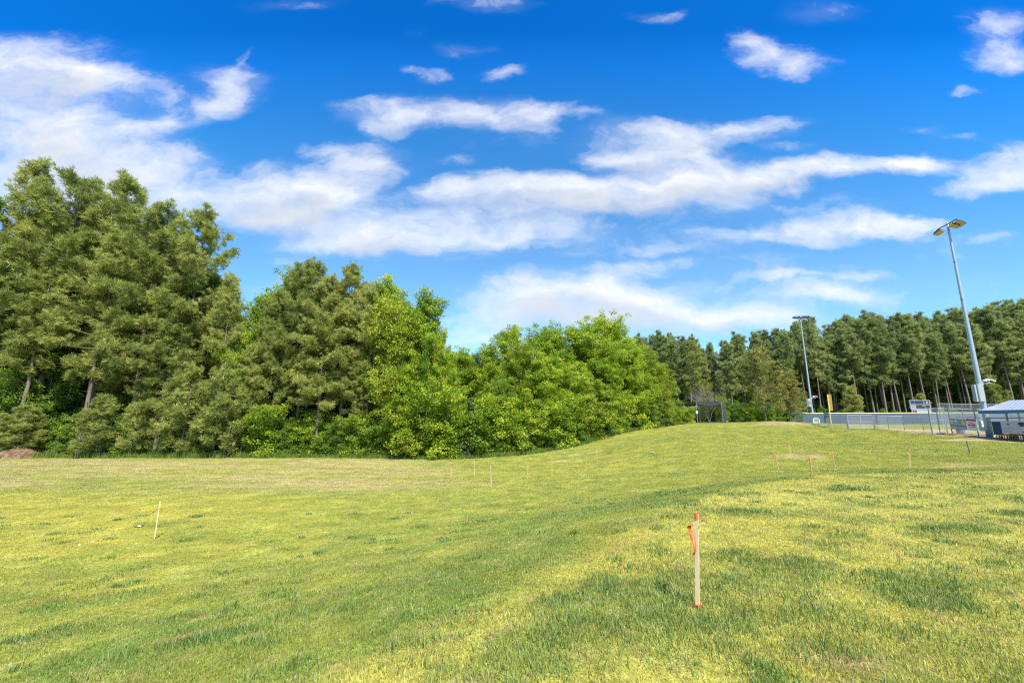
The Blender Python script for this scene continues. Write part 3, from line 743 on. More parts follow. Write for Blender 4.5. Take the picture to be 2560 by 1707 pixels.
leafy = [
 (22, 478, 48.8, SPAR, 1.0, 'thin sparse leafy tree against the sky at the left edge'),
 (748, 659, 53, LT[1], 0.85, 'pale leafy tree top poking above the middle pines'),
 (700, 716, 52, LT[0], 0.9, 'light green tree left of the pale leafy tree top'),
 (645, 755, 51, LT[2], 0.9, 'yellow-green tree filling the dip between the left and middle pines'),
 (975, 688, 51, LT[1], 0.75, 'slim bright green tree with a wispy top right of the middle pines'),
 (1000, 735, 49.5, LY[0], 0.95, 'yellow-green tree in front of the slim wispy-topped one'),
 (1035, 752, 52, LT[0], 0.75, 'leafy tree partly hidden between two bright green trees'),
 (1076, 718, 49.5, LT[1], 0.85, 'tall pointed green tree at the right end of the middle wood'),
 (1106, 815, 49, LT[1], 0.5, 'lower green tree against the tall pointed one at the sky gap'),
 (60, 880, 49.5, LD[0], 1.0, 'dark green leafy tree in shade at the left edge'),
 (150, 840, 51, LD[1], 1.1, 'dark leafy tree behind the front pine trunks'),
 (640, 860, 50.5, LD[1], 1.0, 'green leafy tree among the silvery pines'),
 (1020, 900, 48.3, LT[1], 1.01, 'fresh green small tree near the orange stakes'),
 (1184, 868, 56, LD[0], .8, 'dark round tree just right of the sky gap'),
 (1222, 848, 55, LT[0], .8, 'green tree second right of the sky gap'),
 (1275, 808, 57, LT[1], 1.08, 'slender dark-topped tree between the sky gap and the leafy mound'),
 (1300, 850, 53, LY[0], 1.08, 'small yellowish tree below the slender dark-topped one'),
 (1357, 798, 57, LT[2], 1.08, 'tree with a twiggy top on the left shoulder of the leafy mound'),
 (1397, 812, 56, LT[0], 1.08, 'bright tree in the middle of the leafy mound skyline'),
 (1433, 811, 58, LT[1], 1.15, 'tree with a square light green top in the leafy mound'),
 (1492, 775, 58, LT[2], 1.11, 'highest round-topped tree of the leafy mound'),
 (1538, 785, 58, LT[0], 1.08, 'pointed tree just right of the highest leafy mound tree'),
 (1570, 835, 58, LT[1], 0.95, 'green tree on the right shoulder of the leafy mound'),
 (1350, 880, 52, LT[0], 1.28, 'front tree with glossy mid green leaves under the mound top'),
 (1430, 900, 53, LT[2], 1.28, 'wide spreading tree in the front of the leafy mound'),
 (1510, 880, 55, LT[1], 1.35, 'front tree with lime leaves on the right of the leafy mound'),
 (1605, 862, 60, LY[0], 1.01, 'yellow-olive tree with new leaves before the far dark pines'),
 (1650, 905, 61, LY[0], 1.01, 'smaller yellow-olive tree sloping toward the batting cage'),
 (1245, 935, 51, LD[1], .9, 'shadowed leafy tree left of the mound, above the hedge'),
 (1134, 915, 51, LT[1], 0.6, 'small tree at the foot of the tall pointed green tree'),
]
for i, (u, v, D, p, w, lb) in enumerate(leafy):
    plant_top('leafy_tree', p, u, v, D, w, label=lb, cat='tree', group='spring-green leafy trees', rz=i * 1.91)
# back ranks of the left wood: fill behind the front trees
sk_u = [0, 70, 150, 205, 330, 410, 512, 600, 645, 760, 876, 975, 1076, 1130, 1150, 1181, 1275, 1357, 1492, 1560, 1620, 1690]
sk_v = [640, 600, 500, 490, 500, 570, 600, 740, 770, 700, 710, 720, 760, 900, 930, 880, 830, 820, 800, 840, 890, 950]
rb = random.Random(5)
k = 0
for row, (D, step, drop) in enumerate([(54.5, 66, 26), (58, 74, 60), (63, 95, 100)]):
    u = -60 + row * 20
    while u < 1000:
        uu = u + rb.uniform(-14, 14)
        v = np.interp(max(uu, 0), sk_u, sk_v) + drop + rb.uniform(0, 55)
        plant_top('wood_pine', PN[rb.randrange(5)], uu, v, D + rb.uniform(-1.2, 1.2), rb.uniform(.95, 1.2), label='pine deep in the left wood, seen in pieces between the front pines', cat='tree', group='pines behind the front of the left wood')
        u += step; k += 1
for row, (D, step, drop) in enumerate([(60, 42, 30), (65, 60, 60)]):
    u = 1185 + row * 15
    while u < 1640:
        uu = u + rb.uniform(-9, 9); v = np.interp(uu, sk_u, sk_v) + drop + rb.uniform(0, 30)
        plant_top('wood_tree', rb.choice([LT[0], LT[1], LD[0], LD[1]]), uu, v, D + rb.uniform(-1, 1) + max(0, (uu - 1450) * .03), rb.uniform(.9, 1.2), label='leafy tree hidden deep behind the leafy mound front', cat='tree', group='leafy trees behind the mound')
        u += step
for row, (D, step) in enumerate([(57, 64), (64, 56), (70, 62)]):
    u = -70 + row * 25
    while u < 1150:
        x, y, _ = pd(u + rb.uniform(-12, 12), 1100, D + rb.uniform(-1, 1)); 
        plant('wood_tree', [LT[0], LD[0], LD[1], LT[2]][rb.randrange(4)], (x, y, gz(x, y) - .05), rb.uniform(11, 15), rb.uniform(1.0, 1.25), label='leafy tree standing far inside the left wood, glimpsed between trunks', cat='tree', group='leafy trees inside the left wood')
        u += step
# understory inside the wood (dark filler shrubs)
for row, D in enumerate([50.2, 53.5]):
    u = -40
    while u < 1130:
        x, y, _ = pd(u + rb.uniform(-10, 10), 1100, D + rb.uniform(-.8, .8))
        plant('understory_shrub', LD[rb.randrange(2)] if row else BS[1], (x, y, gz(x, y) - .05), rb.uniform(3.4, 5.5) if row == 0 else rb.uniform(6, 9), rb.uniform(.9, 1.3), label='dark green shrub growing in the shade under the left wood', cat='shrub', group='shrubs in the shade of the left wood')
        u += 52 if row == 0 else 66
# the leafy thicket along the grass edge
edge = [(700, 48.4), (850, 48.2), (1000, 48.2), (1176, 48.5), (1318, 48.6), (1459, 51), (1574, 56), (1676, 63), (1720, 66)]
eu, eD = [e[0] for e in edge], [e[1] for e in edge]
thick = [
 (670, 1010, 0, 'light green bush at the left end of the thicket'), (735, 1040, 1, 'low twiggy bush with a fallen pale branch before it'), (790, 1020, 0, 'lime bush in front of the silvery pine'),
 (850, 1060, 1, 'dark low bush between lime bushes'), (905, 1035, 0, 'rounded bush left of the tall thicket bushes'), (960, 1050, 1, 'dark green bush behind the first orange stakes'),
 (1015, 1000, 2, 'tall yellow-green bush over the first orange stakes'), (1065, 985, 0, 'tall bright bush at the left of the hedge wall'), (1115, 1035, 1, 'brownish dark bush at the hedge foot'),
 (1125, 970, 0, 'high bush with lime tips below the sky gap'), (1185, 1010, 0, 'bright bush behind the leftmost stake trio'), (1225, 975, 0, 'arching bush with a smooth rounded top'),
 (1240, 1060, 1, 'low dark bush at the hedge foot near the middle stakes'), (1290, 990, 0, 'bright bush centred under the slender dark-topped tree'), (1335, 1040, 2, 'yellow-green low bush at the hedge middle'),
 (1370, 985, 0, 'tall bush under the middle of the leafy mound'), (1410, 1020, 1, 'deep green bush above the bare earth streak'), (1445, 1000, 0, 'bushy hedge shrub where the bank starts to climb'),
 (1490, 975, 2, 'yellow-green bush above the climbing bank'), (1530, 1000, 0, 'bright shrub low on the climbing bank'), (1570, 965, 0, 'tall shrub below the yellow-olive tree'),
 (1610, 985, 1, 'dark shrub under the yellow-olive tree'), (1645, 985, 0, 'bright shrub near the top of the climbing bank'), (1680, 1000, 2, 'yellow-green shrub near the batting cage'), (1715, 1015, 0, 'last small shrub left of the batting cage')]
for i, (u, v, p, lb) in enumerate(thick):
    D = float(np.interp(u, eu, eD)) + 1.0 + (i % 3) * .5
    plant_top('bush', BS[p], u, v, D, 1.25, label=lb, cat='bush', group='bushes of the thicket edge', rz=i * 1.3)
for i in range(30):
    u = 655 + i * 36; D = float(np.interp(u, eu, eD)) + .45 + rb.random() * .5; x, y, _ = pd(u, 1100, D)
    plant('low_bush', BU[i % 2], (x, y, gz(x, y) - .03), rb.uniform(1.3, 2.4), rb.uniform(1.1, 1.5), label='knee to chest high shrub at the foot of the thicket', cat='bush', group='low shrubs along the foot of the thicket')
lows = [(150, 'low green shrub right of the stony dirt mound'), (215, 'low green shrub beside the red clay, nearest the dirt mound'), (335, 'low shrub with lime leaves right of the red clay bank'), (420, 'small shrub by the pale pine trunk'), (520, 'low shrub under the young pine with hanging boughs'), (600, 'small shrub before the brown leaf litter'), (280, 'small shrub above the red clay bank'), (560, 'dim low shrub behind the brown leaf litter')]
for i, (u, lb) in enumerate(lows):
    x, y, _ = pd(u, 1100, 49 + (i % 2) * .6)
    plant('low_bush', BU[i % 2], (x, y, gz(x, y) - .03), 1.5 + .3 * (i % 3), 1.2, label=lb, cat='bush', group='low shrubs under the left wood')
# small conical cedar in the hedge
JUN = leafy_mesh(270, H=4, base=.02, R=1.1, n=6000, size=.10, nb=46, clump=.22, cone=1.0, mat=M_JUN)
plant_top('conical_cedar', JUN, 1176, 995, 48.6, .9, label='small dark cone-shaped cedar sticking up out of the hedge', cat='tree')

# ============================================================ far pine wood behind the ball field
PF = [pine_mesh(300 + i, H=27, base=[.38, .50, .34, .56, .44][i], R=[3.0, 2.7, 3.3, 2.8, 3.0][i], nb=52, tuft=.52, k=14, L=.50, w=.062, mat=M_PINE2, irregular=.75, r0=.23, dead=5) for i in range(5)]
fs_u = [1560, 1603, 1647, 1672, 1700, 1718, 1745, 1774, 1800, 1830, 1871, 1917, 1963, 1983, 2024, 2070, 2108, 2131, 2182, 2215, 2266, 2322, 2368, 2440, 2491, 2554, 2700]
fs_v = [860, 824, 826, 828, 850, 828, 850, 860, 866, 833, 839, 830, 819, 808, 798, 808, 796, 788, 781, 781, 776, 788, 776, 773, 760, 755, 750]
def far_label(u): return 'slender pine with a bare lower trunk in the dense pine wood beyond the ball field'
for row, (D, step, drop) in enumerate([(106, 33, 14), (110, 35, 4), (115, 33, 0), (121, 36, 4), (128, 42, 10)]):
    u = 1560 + row * 9
    while u < 2660:
        uu = u + rb.uniform(-8, 8)
        v = np.interp(uu, fs_u, fs_v) + drop + rb.random() ** 1.7 * 60
        Dj = D + rb.uniform(-1.5, 1.5) + (0 if uu > 1950 else -8)
        plant_top('forest_pine', PF[rb.randrange(5)], uu, v, Dj, rb.uniform(.75, 1.3), label=far_label(uu), cat='tree', group='slender pines of the far wood')
        u += step
# lower pines and green undergrowth at the foot of the far wood
u = 1580; i = 0
while u < 2640:
    uu = u + rb.uniform(-12, 12); D = 103 + rb.uniform(-1, 2) - (6 if uu < 1950 else 0); x, y, _ = pd(uu, 1030, D)
    if i % 7 == 0: plant('forest_young_pine', PY[rb.randrange(2)], (x, y, gz(x, y)), rb.uniform(4, 9), rb.uniform(.9, 1.2), label='short pine at the foot of the far pine wood', cat='tree', group='short pines before the far wood')
    else: plant('forest_shrub', LD[rb.randrange(2)], (x, y, gz(x, y)), rb.uniform(2, 4.2), 1.4, label='dark green shrub at the foot of the far pine wood', cat='shrub', group='shrubs before the far wood')
    u += 26; i += 1
for row, (D, step) in enumerate([(117, 34), (129, 28), (136, 24)]):
    u = 1560 + row * 11
    while u < 2680:
        x, y, _ = pd(u + rb.uniform(-8, 8), 1040, D + rb.uniform(-1, 1))
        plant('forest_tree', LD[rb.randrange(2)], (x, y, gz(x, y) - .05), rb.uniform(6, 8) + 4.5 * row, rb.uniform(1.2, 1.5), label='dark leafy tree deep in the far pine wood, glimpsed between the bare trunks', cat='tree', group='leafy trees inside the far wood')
        u += step
# the two bronze cedars, bare tree, bright bush by the cage
CD = [leafy_mesh(280 + i, H=15, base=.20, R=6.8, n=30000, size=.18, nb=80, clump=.55, mat=M_CEDAR, bark=M_BARK, cone=.30, sparse=.08) for i in range(2)]
plant_top('cedar_tree', CD[0], 1895, 862, 76, .95, label='large bronze-green cedar left of the far light pole', cat='tree', rz=.3)
plant_top('cedar_tree', CD[1], 1962, 925, 77, 1.0, label='smaller bronze cedar crowding the far light pole', cat='tree', rz=2.2)
bt, bh = bare_mesh(290, 6.0)
x, y, z = top_at(1765, 955, 74); g = gz(x, y); e = empty('bare_tree', (x, y, g)); e.scale = (1.15 * (z - g) / bh,) * 2 + ((z - g) / bh,); link('twigs', bt, e); tag(e, 'leafless grey-brown twiggy tree behind the batting cage', 'tree')
plant_top('bush', BS[0], 1862, 1008, 77, 1.15, label='bright green bush between the batting cage and the cedar trunks', cat='bush', rz=1.0)
plant_top('bush', BS[0], 1898, 1022, 78, 1.1, label='smaller green bush at the cedar trunks', cat='bush', rz=2.0)
plant_top('bush', BS[2], 1800, 985, 77, .6, label='narrow yellow bush rising over the right corner of the batting cage', cat='bush', rz=3.0)
plant_top('bush', BS[1], 1780, 1012, 80, 1.1, label='dark green bush seen through the netting of the batting cage', cat='bush', rz=3.0)
for i in range(13):
    uu = 1700 + i * 25; x, y, _ = pd(uu, 1050, 86 + (i % 3) * 2)
    plant('forest_shrub', BS[1] if i % 2 else LD[0], (x, y, gz(x, y) - .05), 4 + (i % 3) * .8, 1.2, label='shrub in the shade behind the bronze cedars', cat='shrub', group='shrubs behind the bronze cedars')
plant_top('pine_tree', PN[2], 1600, 900, 66, .8, label='grey-green pine behind the yellow-olive trees', cat='tree', rz=2.0)
plant_top('pine_tree', PN[1], 1735, 860, 84, .8, label='dark pine rising straight behind the batting cage', cat='tree', rz=2.0)

# ============================================================ materials of built things
M_STEEL = simple('galvanised_steel', (.44, .48, .50), .45, .3, noise=.10, scale=2)
M_STEELD = simple('weathered_pipe', (.25, .27, .26), .55, .3, noise=.15, scale=3)
M_RAIL = simple('bright_rail', (.44, .46, .46), .4, .2, noise=.08)
M_DARK = simple('dark_metal', (.035, .04, .045), .5)
M_BOX = simple('grey_cabinet_paint', (.38, .41, .40), .5, noise=.06)
M_LENS = simple('amber_reflector', (.72, .47, .14), .3, noise=.15, scale=3)
M_YEL = simple('yellow_fence_cap', (.86, .72, .30), .45, noise=.06)
M_FOUL = simple('foul_pole_yellow', (.55, .34, .05), .5, noise=.12, scale=4)
M_GREYL = simple('board_grey', (.40, .42, .42), .6)
M_SCREEN = simple('windscreen_fabric', (.105, .138, .17), .85, noise=.14, scale=1.2)
M_MESH = veil('chain_link', (.45, .46, .46), .16)
M_NET = veil('black_netting', (.03, .033, .04), .50)
M_NETG = veil('grey_netting_fold', (.09, .095, .11), .5)
M_WHITE = simple('white_vinyl', (.78, .78, .76), .6, noise=.05)
M_GREYV = simple('grey_vinyl', (.30, .31, .30), .6, noise=.08)
M_GOLD = simple('gold_print', (.78, .58, .12), .6)
M_RED = simple('red_print', (.55, .06, .07), .6)
M_PINK = simple('faded_red_print', (.72, .25, .20), .6)
M_NAVY = simple('navy_panel', (.025, .075, .12), .6, noise=.12)
M_INK = simple('dark_ink', (.03, .035, .07), .6)
M_TEXT = simple('grey_ink', (.36, .36, .38), .6)
M_GRN = simple('green_print', (.22, .40, .10), .6)
M_ROOF = simple('bright_metal_roof', (.46, .48, .52), .35, .25, noise=.06, scale=.6)
M_FASC = simple('blue_fascia', (.055, .19, .30), .5, noise=.08)
M_TANP = simple('painted_post', (.72, .66, .54), .6)
M_BLOCK = simple('grey_block_wall', (.24, .225, .20), .8, noise=.10, scale=2)  # even grey shared by the dugout back wall and pole sleeves
M_BROWN = simple('brown_timber', (.13, .065, .035), .8, noise=.3)
M_WOOD = simple('stake_wood', (.80, .60, .32), .75, noise=.14, scale=14)
M_WOODF = simple('far_stake_wood', (.80, .52, .22), .75, noise=.2, scale=14)
M_WOODG = simple('weathered_stake_wood', (.30, .27, .16), .8, noise=.2, scale=14)
M_ORANGE = simple('orange_tape', (.95, .14, .02), .45, noise=.12, scale=20)
def two_tone(name, a, b, scale):
    m = simple(name, (1, 1, 1), .95, noise=.25, scale=6, bump=.8); N, L = m.node_tree.nodes, m.node_tree.links
    t = N.new('ShaderNodeTexCoord'); n = N.new('ShaderNodeTexNoise'); n.inputs['Scale'].default_value = scale; n.inputs['Detail'].default_value = 8; n.inputs['Roughness'].default_value = .7
    L.new(t.outputs['Object'], n.inputs['Vector']); r = N.new('ShaderNodeValToRGB'); r.color_ramp.elements[0].position = .42; r.color_ramp.elements[1].position = .60
    r.color_ramp.elements[0].color = (*a, 1); r.color_ramp.elements[1].color = (*b, 1); L.new(n.outputs['Fac'], r.inputs[0])
    x = [k for k in N if k.type == 'VECT_MATH'][0]; L.new(r.outputs[0], x.inputs[0]); return m
M_MOUND = two_tone('stony_dirt', (.27, .20, .10), (.12, .046, .022), 1.3)
M_CLAYM = simple('mound_clay', (.36, .125, .055), .95, noise=.4, scale=1.6, bump=.8)
M_ROCK = simple('mound_stone', (.26, .22, .16), .95, noise=.35, scale=2.2, bump=.8)
M_CAN = simple('trash_can_steel', (.40, .42, .42), .5, .4, noise=.12)
M_LITTER = simple('pale_scrap', (.75, .74, .70), .8)

# ============================================================ light poles
def light_pole(base, H, arm_a, arm_b, lamps, label, box_side, detail=True):
    root = empty('light_pole', base); tag(root, label, 'light pole', 'sports light poles')
    n = 14
    MB().tube([(0, 0, H * i / n) for i in range(n + 1)], [.245 - .155 * i / n for i in range(n + 1)], 16).build('pole', M_STEEL, root, smooth=True)
    b = MB(); b.tube([(0, 0, -.2), (0, 0, .12)], [.30, .28], 16); b.build('base_sleeve', M_BLOCK, root, smooth=True)
    A, B = Vector(arm_a), Vector(arm_b)
    m = MB(); m.bar(A, B, .055, 8)
    for q in lamps: m.bar(A.lerp(B, q[0]), A.lerp(B, q[0]) + Vector((q[1], q[2], -.22)), .04, 6)
    m.build('crossarm', M_DARK, root)
    for (f, dx, dy, yaw, tilt) in lamps:
        c = A.lerp(B, f) + Vector((dx, dy, -.38))
        R = Matrix.Rotation(yaw, 3, 'Z') @ Matrix.Rotation(tilt, 3, 'X')
        h = MB()
        w, d = .50, .40
        V = [Vector((sx * w * .72, sy * d * .6, .16)) for sy in (-1, 1) for sx in (-1, 1)] + [Vector((sx * w, sy * d, -.06)) for sy in (-1, 1) for sx in (-1, 1)]
        V = [R @ v + c for v in V]
        h.add(V, [(0, 1, 3, 2), (0, 4, 5, 1), (2, 3, 7, 6), (0, 2, 6, 4), (1, 5, 7, 3)])
        h.tube([R @ Vector((-.16, 0, .2)) + c, R @ Vector((.16, 0, .2)) + c], .11, 8)
        lamp = h.build('floodlight', M_DARK, root)
        g = MB(); g.add([R @ Vector((sx * w * .94, sy * d * .92, -.055)) + c for (sx, sy) in ((-1, -1), (1, -1), (1, 1), (-1, 1))] + [R @ Vector((sx * w * .80, sy * d * .78, -.14)) + c for (sx, sy) in ((-1, -1), (1, -1), (1, 1), (-1, 1))],
                        [(4, 5, 6, 7), (0, 1, 5, 4), (1, 2, 6, 5), (2, 3, 7, 6), (3, 0, 4, 7)])
        g.build('reflector', M_LENS, lamp)
    bx, by = box_side
    c = MB(); c.box((bx * .42 - .05, by * .42, 4.4), (.62, .42, 1.75)); c.box((bx * .42 - .05, by * .42 - .225, 4.4), (.56, .03, 1.66)); c.box((bx * .42 - .46, by * .42 + .05, 4.4), (.18, .34, 1.7)); c.build('ballast_cabinet', M_BOX, root, bevel=.015)
    t = MB(); t.tube([(.26, -.1, .2), (.25, -.1, 1.2), (.245, -.1, 2.9), (.24, -.08, 3.15)], .045, 8); t.box((.30, -.1, 3.1), (.16, .12, .18)); t.build('conduit', M_STEELD, root)
    a = MB(); a.bar((.2, -.05, 5.35), (1.05, -.15, 5.42), .035, 8); a.box((.26, -.05, 5.4), (.12, .14, .34)); a.bar((.85, -.12, 5.42), (.95, -.12, 5.62), .03, 6); a.build('lamp_arm', M_BOX, root)
    for sx in (-1, 1):
        f = MB(); R = Matrix.Rotation(math.radians(16 * sx), 3, 'Y') @ Matrix.Rotation(math.radians(18), 3, 'X')
        f.box((.95 + sx * .3, -.12, 5.72), (.52, .34, .07), R, .8); f.build('small_floodlight', M_WHITE, root, bevel=.01)
    p = MB(); [p.box((0 - .11, -.1, H * q), (.1, .1, .18)) for q in (.62, .80)]; p.build('junction_box', M_STEELD, root)
    return root
b1 = pd(2475, 1095.5, 43.6); z1 = gz(b1[0], b1[1]); tp = pd(2366, 556, b1[1])
b1x = b1[0]
H1 = tp[2] - z1
lA = Vector((pd(2346, 560, 44.6)[0] - b1x, .9, 0)); 
light_pole((b1x, b1[1], z1), H1, (.10, 1.15, H1 - .25), (-.25, -1.25, H1 - .25), [(0.02, 0, 0, .35, math.radians(-24)), (.98, .35, .1, 1.25, math.radians(34)), (.72, .25, 0, .9, math.radians(30))],
           'tall near steel light pole with three floodlights, standing by the dugout', (-.75, -.45))
b2 = pd(2033, 1050, 91.5); z2 = gz(b2[0], b2[1]); tp2 = pd(2002, 789, 91.5)
H2 = tp2[2] - z2
light_pole((b2[0], b2[1], z2), H2, (-1.2, .2, H2 - .1), (1.75, -.3, H2 - .1), [(0.05, 0, 0, 3.3, math.radians(-30)), (.35, 0, 0, 3.3, math.radians(-30)), (.68, 0, 0, 3.3, math.radians(-30)), (.95, 0, 0, 3.3, math.radians(-30))],
           'far steel light pole rising behind the outfield fence near the cedars', (-.85, .1))

# ============================================================ outfield fence with windscreen
def fence_run(name, pts, h, label, post_r=.035, step=3.0, cap=None, screen=None, screen_h=None, mesh=True, rails=(1.0,), cat='fence', lowrail=None, post_mat=None, rail_mat=None, group=None):
    """pts: list of (x, y); posts, rails and panels follow the ground; one thing"""
    x0, y0 = pts[0]; root = empty(name, (x0, y0, gz(x0, y0))); o = Vector(root.location); tag(root, label, cat, group)
    P = [Vector((x, y, 0)) for x, y in pts]
    seq = []
    for a, b in zip(P[:-1], P[1:]):
        n = max(1, round((b - a).length / step)); seq += [a.lerp(b, i / n) for i in range(n)]
    seq.append(P[-1]); seq = [Vector((p.x, p.y, gz(p.x, p.y))) for p in seq]
    for p in seq:
        MB().tube([p - o + Vector((0, 0, -.2)), p - o + Vector((0, 0, h + .02))], post_r, 8).build('post', post_mat or M_STEELD, root)
    for f in rails:
        m = MB(); m.tube([p - o + Vector((0, 0, h * f)) for p in seq], post_r * .8, 6); m.build('rail', rail_mat or M_RAIL, root)
    if cap: m = MB(); m.tube([p - o + Vector((0, 0, h + .06)) for p in seq], .085, 8); m.build('top_cap', cap, root)
    if screen:
        m = MB()
        zl, zh = .04, (screen_h or h)
        m.sheet([[p - o + Vector((0, -.05, zl)) for p in seq], [p - o + Vector((0, -.05, (zl + zh) / 2)) for p in seq], [p - o + Vector((0, -.05, zh)) for p in seq]])
        m.build('windscreen', screen, root)
    if mesh:
        m = MB(); m.sheet([[p - o + Vector((0, .02, .03)) for p in seq], [p - o + Vector((0, .02, h)) for p in seq]]); m.build('chain_link', M_MESH, root)
    return root
oy = 88
p0 = pd(1975, 1060, 90)[:2]; p1 = pd(2090, 1060, 89)[:2]; p2 = pd(2300, 1060, 87)[:2]; p3 = pd(2620, 1060, 86)[:2]
fence_run('outfield_fence', [p0, p1, p2, p3], 2.15, 'long outfield fence with blue-grey windscreen and yellow cap', step=4.2, cap=M_YEL, screen=M_SCREEN, mesh=False, rails=())
# near low chain-link fence and its gates
n0 = hit(1990, 1060)[:2]; n0 = pd(1990, 1060, 60)[:2]
pts = [n0, pd(2048, 1067, 57)[:2], pd(2073, 1069, 55.5)[:2], pd(2119, 1073, 52)[:2]]
fence_run('chain_link_fence', pts, 1.6, 'left stretch of low chain-link fence, running down to the first gate', step=3.4, post_r=.032, group='near chain-link fences')
def gate(name, a, b, h, label, group):
    """double-post gate with pipe frame"""
    ax, ay = a; bx, by = b; root = empty(name, (ax, ay, gz(ax, ay))); o = Vector(root.location); tag(root, label, 'gate', group)
    A = Vector((ax, ay, gz(ax, ay))) - o; B = Vector((bx, by, gz(bx, by))) - o
    for p in (A, B): MB().tube([p + Vector((0, 0, -.2)), p + Vector((0, 0, h + .08))], .055, 8).build('post', M_STEELD, root)
    d = (B - A); m = MB()
    for (f0, f1) in ((.03, .49), (.51, .97)):
        a0, a1 = A.lerp(B, f0), A.lerp(B, f1)
        for z in (.12, h * .52, h - .02): m.bar(a0 + Vector((0, 0, z)), a1 + Vector((0, 0, z)), .03)
        for q in (a0, a1): m.bar(q + Vector((0, 0, .12)), q + Vector((0, 0, h - .02)), .03)
    m.build('gate_frame', M_RAIL, root)
    m = MB(); m.sheet([[A + Vector((0, .02, .12)), B + Vector((0, .02, .12))], [A + Vector((0, .02, h)), B + Vector((0, .02, h))]]); m.build('chain_link', M_MESH, root)
    return root
gate('field_gate', pd(2121, 1073, 52)[:2], pd(2187, 1072, 52)[:2], 1.65, 'wide pipe-framed gate in the low fence, in the middle of the outfield view', 'gates of the near fence')
fence_run('chain_link_fence', [pd(2189, 1073, 52)[:2], pd(2223, 1075, 52)[:2], pd(2262, 1076, 51.5)[:2], pd(2310, 1077, 50)[:2], pd(2331, 1080, 46.8)[:2]], 1.6, 'right stretch of low chain-link fence between the two gates', step=2.6, post_r=.032, group='near chain-link fences')
gate('field_gate', pd(2332, 1087.5, 46.3)[:2], pd(2370, 1086, 47.5)[:2], 2.75, 'tall pipe-framed gate beside the sponsor banners', 'gates of the near fence')
bf = [pd(2381, 1085, 47)[:2], pd(2447, 1091, 44.2)[:2], pd(2472, 1093, 44.3)[:2]]
fence_run('banner_fence', bf, 2.75, 'tall chain-link fence carrying sponsor banners left of the near light pole', step=1.9, rails=(1.0, .68, .06), post_r=.045, group='near chain-link fences')
# farther tall fence of the dugout on the other side
fence_run('backstop_fence', [pd(2357, 1070, 62)[:2], pd(2470, 1070, 62)[:2], pd(2600, 1070, 62)[:2]], 3.25, 'tall far chain-link fence seen behind the banner fence', step=3.2, rails=(1.0, .78), post_r=.045, group='near chain-link fences')

def panel(name, A, B, z0, z1, th, mat, parent=None, off=.0):
    """upright slab between ground points A and B"""
    A = Vector(A); B = Vector(B); d = (B - A); n = Vector((d.y, -d.x, 0)).normalized()
    m = MB(); V = []
    for s in (0, 1):
        for q, z in ((A, z0), (B, z0), (B, z1), (A, z1)): V.append((q.x + n.x * (off + th * s), q.y + n.y * (off + th * s), q.z + z))
    m.add(V, [(3, 2, 1, 0), (4, 5, 6, 7), (0, 1, 5, 4), (1, 2, 6, 5), (2, 3, 7, 6), (3, 0, 4, 7)])
    return m.build(name, mat, parent)
def lerp2(a, b, t): return (a[0] + (b[0] - a[0]) * t, a[1] + (b[1] - a[1]) * t, a[2] + (b[2] - a[2]) * t)
def oval(name, A, B, t, w, z, h, mat, parent, off, k=20):
    A = Vector(A); B = Vector(B); d = (B - A).normalized(); n = Vector((d.y, -d.x, 0)).normalized(); c = A.lerp(B, t) + Vector((0, 0, z)) + n * off
    m = MB(); V = [c + d * math.cos(2 * math.pi * i / k) * w / 2 + Vector((0, 0, math.sin(2 * math.pi * i / k) * h / 2)) for i in range(k)]
    m.add(V + [v + n * .01 for v in V], [tuple(range(k, 2 * k))] + [(i, (i + 1) % k, k + (i + 1) % k, k + i) for i in range(k)])
    return m.build(name, mat, parent)
def lettering(text, name, A, B, t, z, size, mat, parent, off):
    cu = bpy.data.curves.new(name, 'FONT'); cu.body = text; cu.size = size; cu.extrude = .004; cu.align_x = 'CENTER'; cu.align_y = 'CENTER'
    tmp = bpy.data.objects.new(name, cu); COL.objects.link(tmp)
    dg = bpy.context.evaluated_depsgraph_get(); me = bpy.data.meshes.new_from_object(tmp.evaluated_get(dg)); bpy.data.objects.remove(tmp)
    me.materials.clear(); me.materials.append(mat)
    A = Vector(A); B = Vector(B); d = (B - A).normalized(); n = Vector((d.y, -d.x, 0)).normalized(); c = A.lerp(B, t) + Vector((0, 0, z)) + n * off
    R = Matrix((d, Vector((0, 0, 1)), n)).transposed().to_4x4(); R.translation = c
    me.transform(R); return link(name, me, parent)

# sponsor banners on the tall fence
def P3(p): return (p[0], p[1], gz(p[0], p[1]))
BA, BB = P3(bf[0]), P3(bf[1]); off = .07
r = empty('sponsor_banner', BA); tag(r, 'grey sponsor banner with gold shapes, hung on the tall fence above the trash can', 'banner', 'sponsor banners')
def loc(p): return (p[0] - r.location.x, p[1] - r.location.y, p[2] - r.location.z)
a_, b_ = loc(lerp2(BA, BB, .02)), loc(lerp2(BA, BB, .66))
panel('banner_sheet', a_, b_, .55, 1.62, .02, M_GREYV, r, off)
for t0, t1 in ((.05, .23), (.72, .94)):
    panel('gold_shape', lerp2(a_, b_, t0), lerp2(a_, b_, t1), 1.02, 1.52, .01, M_GOLD, r, off + .022)
oval('logo_oval', a_, b_, .38, .42, 1.38, .22, M_WHITE, r, off + .022)
panel('print_line', lerp2(a_, b_, .3), lerp2(a_, b_, .66), 1.08, 1.14, .01, M_WHITE, r, off + .022)
panel('print_line', lerp2(a_, b_, .04), lerp2(a_, b_, .96), .68, .75, .01, M_WHITE, r, off + .022)
r = empty('sponsor_banner', lerp2(BA, BB, .68)); tag(r, 'white banner with red top band and red oval emblem beside the near light pole', 'banner', 'sponsor banners')
a_, b_ = loc(lerp2(BA, BB, .68)), loc(lerp2(BA, BB, 1.05))
panel('banner_sheet', a_, b_, .55, 1.70, .02, M_WHITE, r, off)
